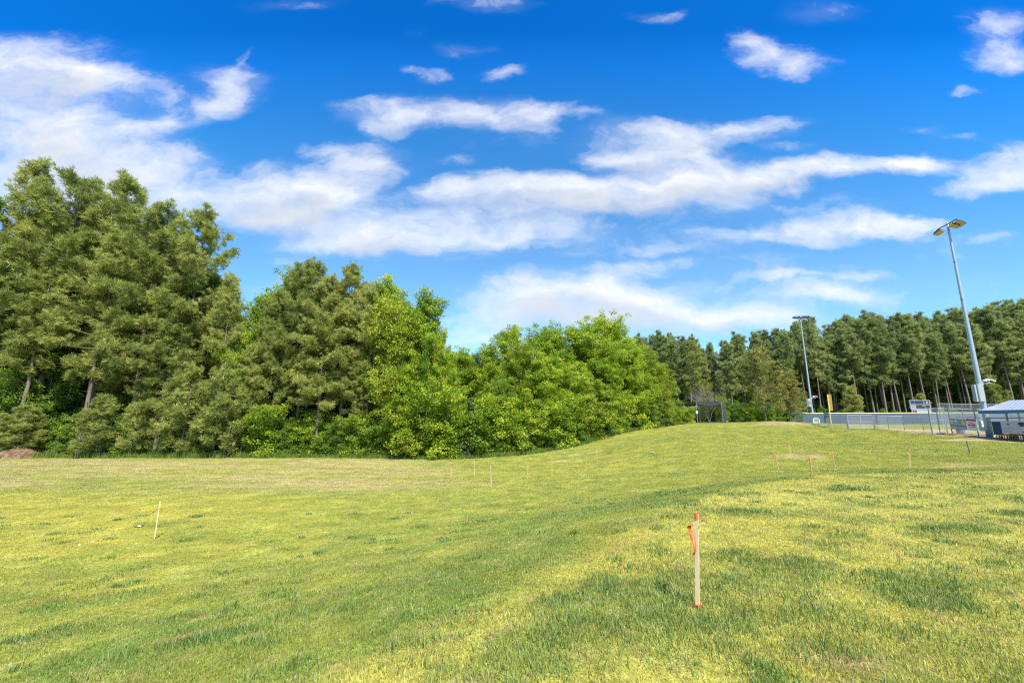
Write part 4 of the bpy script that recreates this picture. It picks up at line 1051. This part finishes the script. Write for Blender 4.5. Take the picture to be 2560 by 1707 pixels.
panel('red_band', lerp2(a_, b_, .01), lerp2(a_, b_, .99), 1.50, 1.70, .01, M_RED, r, off + .022)
oval('emblem', a_, b_, .48, .78, 1.10, .50, M_PINK, r, off + .022)
oval('emblem_core', a_, b_, .48, .46, 1.10, .26, M_WHITE, r, off + .034)
panel('emblem_bar', lerp2(a_, b_, .22), lerp2(a_, b_, .76), 1.05, 1.14, .01, M_RED, r, off + .046)
b3 = P3(bf[2])
r = empty('sponsor_banner', b3); tag(r, 'pale banner with rows of small print, partly hidden by the near light pole', 'banner', 'sponsor banners')
a_, b_ = loc(P3(bf[1])), loc(b3)
panel('banner_sheet', lerp2(a_, b_, .12), lerp2(a_, b_, .98), .55, 1.55, .02, M_WHITE, r, off + .01)
for i in range(6): panel('print_line', lerp2(a_, b_, .2), lerp2(a_, b_, .9), .68 + i * .14, .72 + i * .14, .01, M_TEXT, r, off + .032)
# trash can
tx, ty = pd(2404, 1087, 46.6)[:2]
tr = empty('trash_can', (tx, ty, gz(tx, ty))); tag(tr, 'grey metal trash can on the dirt under the sponsor banner', 'trash can')
m = MB(); m.tube([(0, 0, 0), (0, 0, .05), (0, 0, .85), (0, 0, .9)], [.30, .31, .40, .42], 20); m.build('can_body', M_CAN, tr, smooth=False)
m = MB(); m.tube([(0, 0, .88), (0, 0, .94)], [.44, .43], 20, True); m.build('rim', M_STEELD, tr)
m = MB()
for i in range(10): t = i * math.pi / 5; m.bar((math.cos(t) * .315, math.sin(t) * .315, .06), (math.cos(t) * .405, math.sin(t) * .405, .86), .012, 4)
m.build('rib', M_STEEL, tr)

# ============================================================ dugout
ex, ey, ez = pd(2446, 1026, 42.6)
rx, ry, rz_ = pd(2527, 1000.5, 45.2)
gd = gz(ex + 4, 43); dr = empty('dugout', (ex, ey, gd)); tag(dr, 'open dugout with a hipped metal roof and blue fascia at the right edge', 'dugout')
eh = ez - gd; rh = pd(2527, 1000.5, 41.5)[2] - gd; Lx, Ly = 9.5, 3.6; DA = math.radians(-80); dr.rotation_euler = (0, 0, DA)
RX = 1.4
def dw(x, y): return (ex + x * math.cos(DA) - y * math.sin(DA), ey + x * math.sin(DA) + y * math.cos(DA), gd)
m = MB()
roofV = [(0, 0, eh), (Lx, 0, eh), (Lx, Ly, eh), (0, Ly, eh), (RX, Ly / 2, rh), (Lx - RX, Ly / 2, rh)]
m.add(roofV, [(0, 1, 5, 4), (4, 3, 0), (5, 2, 3, 4), (1, 2, 5), (0, 3, 2, 1)])
for i in range(34):
    f = i / 33; xb = Lx * f; yb = 0; A_ = Vector((xb, yb, eh + .02))
    t = 1.0 if xb >= RX and xb <= Lx - RX else (xb / RX if xb < RX else (Lx - xb) / RX)
    B_ = Vector((xb, yb + (Ly / 2 - yb) * t, eh + (rh - eh) * t + .02))
    if t > .02: m.bar(A_, B_, .018, 4)
m.build('roof', M_ROOF, dr)
m = MB()
m.add([(-.03, -.04, eh - .30), (Lx, -.04, eh - .30), (Lx, -.04, eh - .02), (-.03, -.04, eh - .02), (-.03, .06, eh - .30), (Lx, .06, eh - .30), (Lx, .06, eh - .02), (-.03, .06, eh - .02)], [(0, 1, 2, 3), (7, 6, 5, 4), (0, 4, 5, 1), (3, 2, 6, 7), (0, 3, 7, 4)])
m.add([(-.05, .07, eh - .30), (-.05, Ly, eh - .30), (-.05, Ly, eh - .02), (-.05, .07, eh - .02), (.05, .07, eh - .30), (.05, Ly, eh - .30), (.05, Ly, eh - .02), (.05, .07, eh - .02)], [(0, 3, 2, 1), (4, 5, 6, 7), (0, 1, 5, 4)])
m.build('fascia', M_FASC, dr)
m = MB(); m.box((Lx / 2 + 1.6, Ly - .4, eh / 2 - .3), (Lx - 3.6, .2, eh + .2)); m.build('back_wall', M_BLOCK, dr)
for i, xx in enumerate((2.75, 1.9, 4.6, 6.2, 7.6)):
    MB().box((xx, .25, (eh - .3) / 2), (.10, .10, eh - .3)).build('roof_post', M_TANP if i % 2 == 0 else M_STEELD, dr)
    MB().box((xx, Ly - .9, (eh - .3) / 2), (.14, .14, eh - .3)).build('roof_post', M_TANP, dr)
m = MB(); m.bar((.4, .1, 1.95), (9, .1, 1.95), .05); m.bar((.4, .1, 1.58), (9, .1, 1.58), .03); m.build('front_rail', M_STEELD, dr)
m = MB(); m.box((5.2, 1.6, .5), (8.0, .45, .06)); m.box((5.2, 1.85, .85), (8.0, .06, .32))
for i in range(8): m.box((1.4 + i * 1.0, 1.6, .22), (.08, .4, .44))
m.build('bench', M_BROWN, dr)
m = MB()
for i in range(38):
    m.box((.95 + i * .19, .12, .16), (.07 + .05 * (i % 3), .05, .34))
m.build('kick_picket', M_BROWN, dr)
m = MB(); m.box((5.0, .10, .42), (8.0, .07, .14)); m.build('bottom_board', M_BROWN, dr)
m = MB(); m.box((1.14, .06, 1.0), (.66, .06, 1.24)); 
for i in range(6): m.box((.86 + i * .11, .02, 1.0), (.025, .03, 1.24))
m.build('navy_panel', M_NAVY, dr)
dl = Vector(dr.location)
A0 = dw(1.52, -.02); B0 = dw(2.66, -.02); C0 = dw(5.6, -.02)
M_PALEV = simple('pale_grey_vinyl', (.50, .475, .47), .6, noise=.06)
r = empty('sponsor_banner', A0); tag(r, 'pale banner with a small black emblem on the dugout front, beside the navy panel', 'banner', 'sponsor banners')
a_, b_ = loc(A0), loc(lerp2(A0, B0, .99))
panel('banner_sheet', a_, b_, .52, 1.66, .02, M_PALEV, r, 0)
panel('emblem', lerp2(a_, b_, .42), lerp2(a_, b_, .56), 1.34, 1.43, .01, M_INK, r, .022)
panel('emblem', lerp2(a_, b_, .44), lerp2(a_, b_, .57), 1.15, 1.26, .01, M_TEXT, r, .022)
for i, (s0, s1) in enumerate(((.14, .86), (.2, .8), (.16, .7))): panel('print_line', lerp2(a_, b_, s0), lerp2(a_, b_, s1), 1.0 - i * .14, 1.03 - i * .14, .01, M_TEXT, r, .022)
r = empty('sponsor_banner', B0); tag(r, 'pale pinkish banner with a round dark blue paw-like emblem at the right edge', 'banner', 'sponsor banners')
a_, b_ = loc(B0), loc(C0)
panel('banner_sheet', a_, b_, .50, 1.66, .02, M_PALEV, r, .0)
oval('emblem', a_, b_, .11, .46, 1.42, .26, M_INK, r, .022)
for i in range(4): oval('emblem_dot', a_, b_, .07 + i * .035, .10, 1.24 - .02 * (i % 2), .12, M_INK, r, .022, 10)
lettering('MCTV', 'lettering', a_, b_, .34, 1.42, .34, M_TEXT, r, .03)
panel('print_line', lerp2(a_, b_, .16), lerp2(a_, b_, .8), .90, .96, .01, M_TEXT, r, .022)
panel('print_line', lerp2(a_, b_, .10), lerp2(a_, b_, .9), .66, .72, .01, M_INK, r, .022)

# ============================================================ scoreboard, foul pole, hill banner
sx0, sy0, _ = pd(2283, 1060, 93); sx1 = pd(2334, 1060, 93)[0]
zs1 = pd(2290, 1000, 93)[2]; zs0 = pd(2300, 1031, 93)[2]
g = gz(sx0, sy0); sb = empty('scoreboard', ((sx0 + sx1) / 2, sy0, g)); tag(sb, 'dark grey scoreboard with pale frame and white sponsor strip above the outfield fence', 'scoreboard')
W_ = (sx1 - sx0); h0, h1 = zs0 - g, zs1 - g; hm = h0 + (h1 - h0) * .26
m = MB(); m.box((0, .1, (hm + h1) / 2), (W_, .2, h1 - hm)); m.build('board_face', M_GREYV, sb)
def fr(n, x0, x1, z0, z1, mat, y=-.03, th=.05): mm = MB(); mm.box(((x0 + x1) / 2 * W_, y, h0 + (z0 + z1) / 2 * (h1 - h0)), ((x1 - x0) * W_, th, (z1 - z0) * (h1 - h0))); return mm.build(n, mat, sb)
fr('frame', -.5, .5, .96, 1.0, M_GREYL); fr('frame', -.5, -.47, .26, .96, M_GREYL); fr('frame', .47, .5, .26, .96, M_GREYL); fr('frame', -.47, .47, .26, .30, M_GREYL)
fr('digit_panel', -.45, -.27, .70, .93, M_INK); fr('digit_panel', -.24, .18, .70, .93, M_INK); fr('digit_panel', .24, .45, .70, .93, M_INK)
fr('divider', -.46, -.22, .63, .67, M_GREYL); fr('divider', -.05, .06, .63, .67, M_GREYL); fr('divider', .22, .46, .63, .67, M_GREYL)
fr('digit_panel', -.20, .22, .36, .61, M_INK); fr('digit_panel', .26, .45, .38, .58, M_DARK); fr('print_line', .08, .22, .52, .56, M_GREYL, -.07)
fr('sponsor_strip', -.47, .5, 0.0, .22, M_GREYL, .02, .1)
fr('red_emblem', -.43, -.22, .03, .19, M_PINK, -.05); fr('emblem_square', -.42, -.35, .12, .18, M_INK, -.09); fr('emblem_square', -.31, -.24, .12, .18, M_INK, -.09); fr('emblem_square', -.42, -.35, .04, .10, M_INK, -.09); fr('emblem_square', -.31, -.24, .04, .10, M_INK, -.09)
fr('lamp_disc', .29, .40, .76, .88, M_GREYL, -.07)
for sx in (-1, 1): MB().box((sx * W_ * .32, .3, h1 / 2), (.18, .18, h1)).build('post', M_STEELD, sb)
fx, fy, _ = pd(2078, 1060, 88.2); g = gz(fx, fy); zt = pd(2068, 986, 88.2)[2] - g
fp = empty('foul_pole', (fx, fy, g)); tag(fp, 'yellow foul pole with a meshed side panel at the outfield fence', 'foul pole')
MB().tube([(0, 0, -.2), (0, 0, zt)], .10, 10).build('pole', M_YEL, fp)
zb = pd(2074, 1026, 88.2)[2] - g
m = MB(); pw = .62
for x in (.12, .12 + pw): m.bar((x, 0, zb), (x, 0, zt), .04)
for i in range(9): z = zb + (zt - zb) * i / 8; m.bar((.1, 0, z), (.12 + pw, 0, z), .03)
m.build('panel_frame', M_FOUL, fp)
m = MB(); m.box((.12 + pw / 2, 0, (zb + zt) / 2), (pw - .06, .015, zt - zb)); m.build('panel_mesh', veil('orange_mesh', (.50, .29, .05), .8), fp)
# small arched sign on the fence
ax, ay, _ = pd(2037, 1050, 88.9); g = gz(ax, ay)
zt = pd(2037, 1043.5, ay)[2] - g; zb = pd(2037, 1062, ay)[2] - g
sg = empty('fence_sign', (ax, ay - .45, g)); tag(sg, 'white arch-topped sign with a green logo on the outfield fence, below the far light pole', 'sign')
def arch(w, z0, z1, mat, name, y, th=.04):
    k = 12; r_ = w / 2; V = [(-r_, z0), (r_, z0)] + [(r_ * math.cos(math.pi * i / k), z1 - r_ * .7 + r_ * .7 * math.sin(math.pi * i / k)) for i in range(k + 1)]
    n = len(V); m = MB(); m.add([(x, y, z) for x, z in V] + [(x, y + th, z) for x, z in V], [tuple(range(n)), tuple(range(2 * n - 1, n - 1, -1))] + [(i, n + i, n + (i + 1) % n, (i + 1) % n) for i in range(n)]); return m.build(name, mat, sg)
ww = pd(2046, 1050, ay)[0] - pd(2029, 1050, ay)[0]
arch(ww, zb, zt, M_WHITE, 'sign_board', 0); arch(ww * .66, zb + (zt - zb) * .42, zt - .1, M_GRN, 'logo', -.02, .018); arch(ww * .36, zb + (zt - zb) * .5, zt - .28, M_GREYV, 'logo_core', -.04, .018)
m = MB(); m.box((0, -.02, zb + (zt - zb) * .28), (ww * .7, .02, .14)); m.build('print_line', M_GOLD, sg)

# ============================================================ batting cage
c0 = pd(1744, 1057, 69); c1 = pd(1808, 1057, 69); gcz = gz((c0[0] + c1[0]) / 2, 70)
zc = pd(1744, 1004, 69)[2] - gcz; cw = c1[0] - c0[0]; cd = 11.0
cg = empty('batting_cage', (c0[0], 69, gcz)); tag(cg, 'open-fronted batting cage of black netting on a pipe frame at the hill top', 'batting cage')
cn = [(0, 0), (cw, 0), (cw + .25, cd), (.25, cd)]
for (x, y) in cn + [(cw * .02 + .1, cd / 2), (cw + .12, cd / 2)]: MB().tube([(x, y, -.2), (x, y, zc)], .06, 8).build('frame_post', M_STEELD, cg)
m = MB()
for a_, b_ in ((0, 1), (1, 2), (2, 3), (3, 0)): m.bar((*cn[a_], zc), (*cn[b_], zc), .05)
m.bar((0, 0, zc), (cw, 0, zc), .055); m.build('top_frame', M_DARK, cg)
def wavy(A, B, z0, z1, n, amp, mat, name, seed, sag=0):
    r_ = np.random.default_rng(seed); A = Vector((*A, 0)); B = Vector((*B, 0)); d = (B - A).normalized(); nn = Vector((d.y, -d.x, 0)); rows = []
    ph = r_.random(3) * 6
    for zq in range(6):
        row = []
        for i in range(n + 1):
            f = i / n; z = z0 + (z1 - z0) * zq / 5; o = amp * (math.sin(f * 23 + ph[0]) + .6 * math.sin(f * 51 + ph[1])) * (.4 + .6 * (1 - zq / 5))
            p = A.lerp(B, f) + nn * o; p.z = z - sag * math.sin(math.pi * f) * (zq / 5) + (.06 * math.sin(f * 9 + ph[2]) if zq == 0 else 0); row.append(p)
        rows.append(row)
    m = MB(); m.sheet(rows); return m.build(name, mat, cg, smooth=True)
wavy(cn[0], cn[3], .03, zc - .05, 40, .10, M_NET, 'side_net', 1); wavy(cn[1], cn[2], .03, zc - .05, 40, .12, M_NET, 'side_net', 2); wavy(cn[3], cn[2], .03, zc - .05, 20, .08, veil('thin_back_net', (.04, .045, .04), .30), 'back_net', 3)
rows = [[Vector((cn[0][0] + (cw + .25 * 0) * i / 14 + .25 * j / 8, cd * j / 8, zc - .05 - .32 * math.sin(math.pi * i / 14) * math.sin(math.pi * min(1, (j + .6) / 8)) - .03 * math.sin(i * 2.1 + j))) for i in range(15)] for j in range(9)]
m = MB(); m.sheet(rows); m.build('roof_net', M_NET, cg, smooth=True)
wavy((0, -.03), (cw, -.03), zc - .55, zc - .02, 24, .05, M_NETG, 'gathered_front_net', 4, .0)
wavy((cw + .05, -.02), (cw + .75, .5), .03, zc - .1, 16, .10, M_NETG, 'hanging_net', 5)
m = MB(); m.tube([(cw * f, -.05 - .02 * math.sin(f * 20), .12 + .04 * math.sin(f * 17)) for f in np.linspace(.02, 1.15, 24)], .10, 6); m.build('net_roll', M_NETG, cg)
m = MB(); m.box((-.02, -.09, zc * .50), (.34, .05, .42)); m.build('notice_board', M_WHITE, cg)

# ============================================================ survey stakes
def stake(base, top, label, side=1, flag='tail', mat=None, wdt=.05, group='wooden survey stakes', seed=0, big=False, name='survey_stake', flag_at=.93, thin=False):
    r_ = random.Random(seed); b = Vector(base); t = Vector(top) - b
    root = empty(name, b); tag(root, label, 'stake', group)
    H = t.length; d = t.normalized(); w = wdt
    q = d.to_track_quat('Z', 'Y').to_matrix()
    m = MB()
    if thin: m.tube([(0, 0, -.1), t], .006, 6)
    else:
        prof = [(-.18, .25), (-.05, 1), (H * .5, 1.0), (H - .015, 1.0), (H, .86)]
        V = []; Fc = []
        yaw = Matrix.Rotation(r_.uniform(.5, .9), 3, 'Z')
        for i, (z, s) in enumerate(prof):
            for (a, c) in ((-1, -1), (1, -1), (1, 1), (-1, 1)): V.append(q @ yaw @ Vector((a * w / 2 * s, c * w * .30 * s, z)) + Vector((r_.uniform(-.0008, .0008), 0, 0)))
        for i in range(len(prof) - 1):
            for j in range(4): Fc.append((i * 4 + j, i * 4 + (j + 1) % 4, (i + 1) * 4 + (j + 1) % 4, (i + 1) * 4 + j))
        Fc.append((16, 17, 18, 19)); m.add(V, Fc)
    m.build('stake_shaft', mat or M_WOOD, root)
    if flag:
        z0 = H * flag_at
        if not thin:
            k = MB()
            k.tube([q @ Vector((0, 0, z0 - .025)), q @ Vector((0, 0, z0)), q @ Vector((0, 0, z0 + .035))], [w * .52, w * .58, w * .50], 8); k.build('tape_wrap', M_ORANGE, root)
        def tail(L, W, dirx, droop, zs, seed2, curl=.3):
            rr = random.Random(seed2); n = 9; rows = []
            for i in range(n):
                f = i / (n - 1); ph = rr.random() * .2
                c = q @ Vector((0, 0, zs)) + Vector((dirx * (.045 + L * (1 - droop) * f + curl * .1 * math.sin(f * 5)), -.03 - .05 * math.sin(f * 4 + seed2), -L * droop * f - .03 * f * f))
                wv = W * (.55 + .45 * math.sin(math.pi * min(1, f + .15)))
                ax = Vector((math.sin(f * 3 + seed2) * .5, .35, .8)).normalized() if droop < .5 else Vector((.85, .35 * math.sin(f * 4 + seed2), .25)).normalized()
                rows.append([c - ax * wv / 2, c, c + ax * wv / 2])
            k2 = MB(); k2.sheet(rows); o_ = k2.build('flagging_tape', M_ORANGE, root, smooth=True)
            so = o_.modifiers.new('thickness', 'SOLIDIFY'); so.thickness = .0015
            return o_
        if flag == 'big':
            tail(.10, .045, -1, .50, z0 - .07, 3, .05); tail(.21, .045, -1, .88, z0 - .14, 5, .03); tail(.04, .04, 1, .5, z0 + .0, 7, .05)
        elif flag == 'tail': tail(.22, .07, side, .55, z0, seed)
        elif flag == 'square': tail(.22, .13, side, .35, z0 - .02, seed)
        elif flag == 'flutter': tail(.18, .06, side, .25, z0, seed); tail(.16, .05, -side, .3, z0 - .03, seed + 1)
    return root
def stake_px(ub, vb, ut, vt, D, label, **kw):
    b = pd(ub, vb, D); g = gz(b[0], b[1]); t = pd(ut, vt, D)
    return stake((b[0], b[1], g), (t[0], t[1], t[2]), label, **kw)
bx, by, bz = hit(1744, 1519)
st = stake((bx, by, bz), pd(1741, 1283, by), 'large pale wooden stake with orange tape tails in the foreground grass', flag='big', wdt=.037, flag_at=.965, seed=2)
m = MB()
rr = random.Random(4)
for i in range(46):
    a = rr.random() * 6.28; l = rr.uniform(.03, .075); m.add([(math.cos(a) * .01 - .006 * math.sin(a), math.sin(a) * .01 + .006 * math.cos(a), .02), (math.cos(a) * .01 + .006 * math.sin(a), math.sin(a) * .01 - .006 * math.cos(a), .02), (math.cos(a) * l, math.sin(a) * l, rr.uniform(.03, .055))], [(0, 1, 2)])
m.build('orange_whisker', M_ORANGE, st)
stake_px(389, 1325, 400, 1253, 14.2, 'leaning wooden stake with an orange tape knot, alone in the left grass', flag='flutter', wdt=.05, seed=11, flag_at=.80)
SK = [(1127,1189,1127,1155,31,'stake with an orange flag farthest left in the middle distance','square',1),
 (1186,1177,1185,1146,33,'stake with a drooping orange tape, second from left below the thicket','tail',1),
 (1228,1204,1226,1165,26,'plain stake standing nearest of the middle-distance group','none',1),
 (1319,1188.5,1319,1155,30.5,'stake with a diamond of orange tape in the middle of the field','square',1),
 (1379,1176,1379,1144,31.5,'stake with an orange top left of the bare earth streaks','tail',1),
 (1492,1147,1490,1121,39,'faint orange-topped stake farthest up the slope by the thicket','tail',-1),
 (1976,1135,1971,1105,32,'stake with orange tape on the hill, highest of the right-hand group','tail',-1),
 (1946,1174,1937,1135,25.5,'stake with fluttering orange tape at the left of the right-hand group','flutter',-1),
 (2028,1174,2024,1145,22,'pale stake with an orange tape hanging at its left, just behind the crest','tail',-1),
 (2088,1169,2080,1130,26,'thin stake with an orange flag at the right of the clustered stakes','square',-1),
 (2275,1170,2273,1125,21.5,'stake with a tape on its left, alone behind the crest on the right','tail',-1),
 (2425,1134,2416,1102,31,'dark weathered stake without tape below the near light pole','none',-1)]
for i, (ub, vb, ut, vt, D, lb, fl, sd) in enumerate(SK):
    stake_px(ub, vb, ut, vt, D, lb, flag=None if fl == 'none' else fl, side=sd, wdt=.058, seed=20 + i, mat=M_WOODG if 'weathered' in lb else M_WOODF)
stake_px(2045, 1172, 2040, 1140, 25, 'wire marker flag with a slanting orange pennant beside the pale crest stake', flag='square', side=-1, seed=50, name='marker_flag', group='wire marker flags', thin=True)
stake_px(2030, 1160, 2027, 1127, 28, 'wire marker flag with a small orange pennant behind the pale crest stake', flag='square', side=1, seed=51, name='marker_flag', group='wire marker flags', thin=True)

# ============================================================ dirt mound, pebbles and scraps
def lump(name, c, sx, sy, sz, mats, seed, label, cat, n=40, group=None):
    r_ = np.random.default_rng(seed); th = np.linspace(0, 2 * np.pi, n, endpoint=False); rr_ = np.linspace(0, 1, n // 2)
    T, R_ = np.meshgrid(th, rr_); x = np.cos(T) * R_; y = np.sin(T) * R_
    z = (1 - R_ ** 2) ** .7 * (.75 + .5 * fbm(x * 2.2 + seed, y * 2.2, seed, 4)) - .12 * (R_ > .98)
    k = 1 + .18 * (fbm(np.cos(T) * 2 + seed, np.sin(T) * 2, seed, 3) - .5)
    V = np.c_[(x * k * sx).ravel(), (y * k * sy).ravel(), (z * sz).ravel()]
    i = (np.arange(len(rr_) - 1)[:, None] * n); j = np.arange(n)[None]; jn = (j + 1) % n
    Q = np.stack([i + j, i + jn, i + n + jn, i + n + j], -1).reshape(-1, 4)
    cen = V[Q].mean(1); mi = (fbm(cen[:, 0] / sx * 1.6 + 5, cen[:, 2] / sz * 2, seed + 3, 3) > .52).astype(int)
    me = raw_mesh(name, V, quads=Q, mats=mats, mi=mi); o = link(name, me); o.location = c; return tag(o, label, cat, group)
x, y, _ = pd(35, 1140, 47.6); lump('dirt_mound', (x, y, gz(x, y)), 2.8, 1.4, .95, [M_MOUND, M_MOUND], 5, 'brown and grey stony dirt mound at the left edge under the pines', 'mound')
x, y, _ = pd(285, 1140, 48.7); lump('clay_bank', (x, y, gz(x, y)), 3.6, .8, .5, [M_CLAYM, M_CLAYM], 9, 'low red clay bank under the left pines', 'mound')
x, y, _ = pd(480, 1140, 48.9); lump('clay_bank', (x, y, gz(x, y)), 3.6, .8, .35, [M_CLAYM, M_CLAYM], 12, 'low reddish heap of leaf litter under the young pines', 'mound')
for i, (u, v, s, lb) in enumerate([(346, 1319, .07, 'small white scrap in the grass left of the leaning stake'), (1670, 1083, .16, 'pale scrap lying near the top of the slope by the thicket'), (1632, 1133, .20, 'pale strip lying on the slope between the stakes'), (196, 1368, .035, 'tiny pale scrap in the left grass')]):
    c = hit(u, v); m = MB(); n = 7
    m.add([(math.cos(k * .9) * s * (1.6 if k % 2 else 1.1), math.sin(k * .9) * s * .6, .05 + .012 * (k % 3)) for k in range(n)] + [(0, 0, .075)], [(k, (k + 1) % n, n) for k in range(n)])
    o = m.build('paper_scrap', M_LITTER, origin=None); o.location = c; tag(o, lb, 'litter')
    so = o.modifiers.new('thickness', 'SOLIDIFY'); so.thickness = .01
# fallen branch at the thicket foot
c = pd(805, 1132, 48.2); g = gz(c[0], c[1]); m = MB()
m.tube([(-1.3, 0, .25), (-.4, .05, .18), (.5, -.05, .3), (1.3, 0, .55)], [.05, .045, .035, .015], 6); m.tube([(.2, 0, .25), (.6, -.1, .7), (.9, 0, .9)], [.025, .018, .008], 5)
o = m.build('fallen_branch', M_DEAD, smooth=True); o.location = (c[0], c[1], g); tag(o, 'pale fallen branch lying at the foot of the middle wood', 'branch')

# tall weeds along the wood edge (uncut fringe)
def fringe(n, seed):
    r_ = np.random.default_rng(seed)
    u = r_.random(n) * 1760 - 30
    D = np.interp(u, [-40, 650, 1000, 1176, 1318, 1459, 1574, 1676, 1740], [47.6, 47.9, 47.8, 48.0, 48.0, 50.4, 55.5, 62.2, 68]) + r_.normal(0, .35, n)
    X = np.array([px_ratio(q, 1100)[0] for q in u]) * D; Z = height(X, D)
    h = (.16 + .34 * r_.random(n) + .5 * r_.random(n) ** 4 * (u < 760)) * (.5 + fbm(X * .6, D * .6, 5, 2)); az = r_.random(n) * 6.28; w = .05
    W2 = np.c_[np.cos(az) * w, np.sin(az) * w, np.zeros(n)] / 2; B = np.c_[X, D, Z - .01]; L_ = np.c_[r_.normal(0, .10, n), r_.normal(0, .10, n), h]
    V = np.stack([B - W2, B + W2, B + L_], 1).reshape(-1, 3)
    c = (np.array([.13, .25, .03]) + (np.array([.30, .34, .05]) - np.array([.13, .25, .03])) * r_.random((n, 1))) * (.7 + .5 * r_.random((n, 1)))
    return V, np.arange(n * 3).reshape(-1, 3), np.repeat(c, 3, 0)
V, T, c = fringe(34000, 8)
o = link('tall_grass_fringe', raw_mesh('tall_grass_fringe', V, T, mats=[blade_mat()], tint=c)); tag(o, 'uncut taller grass and weeds along the foot of the wood', 'grass', kind='stuff')
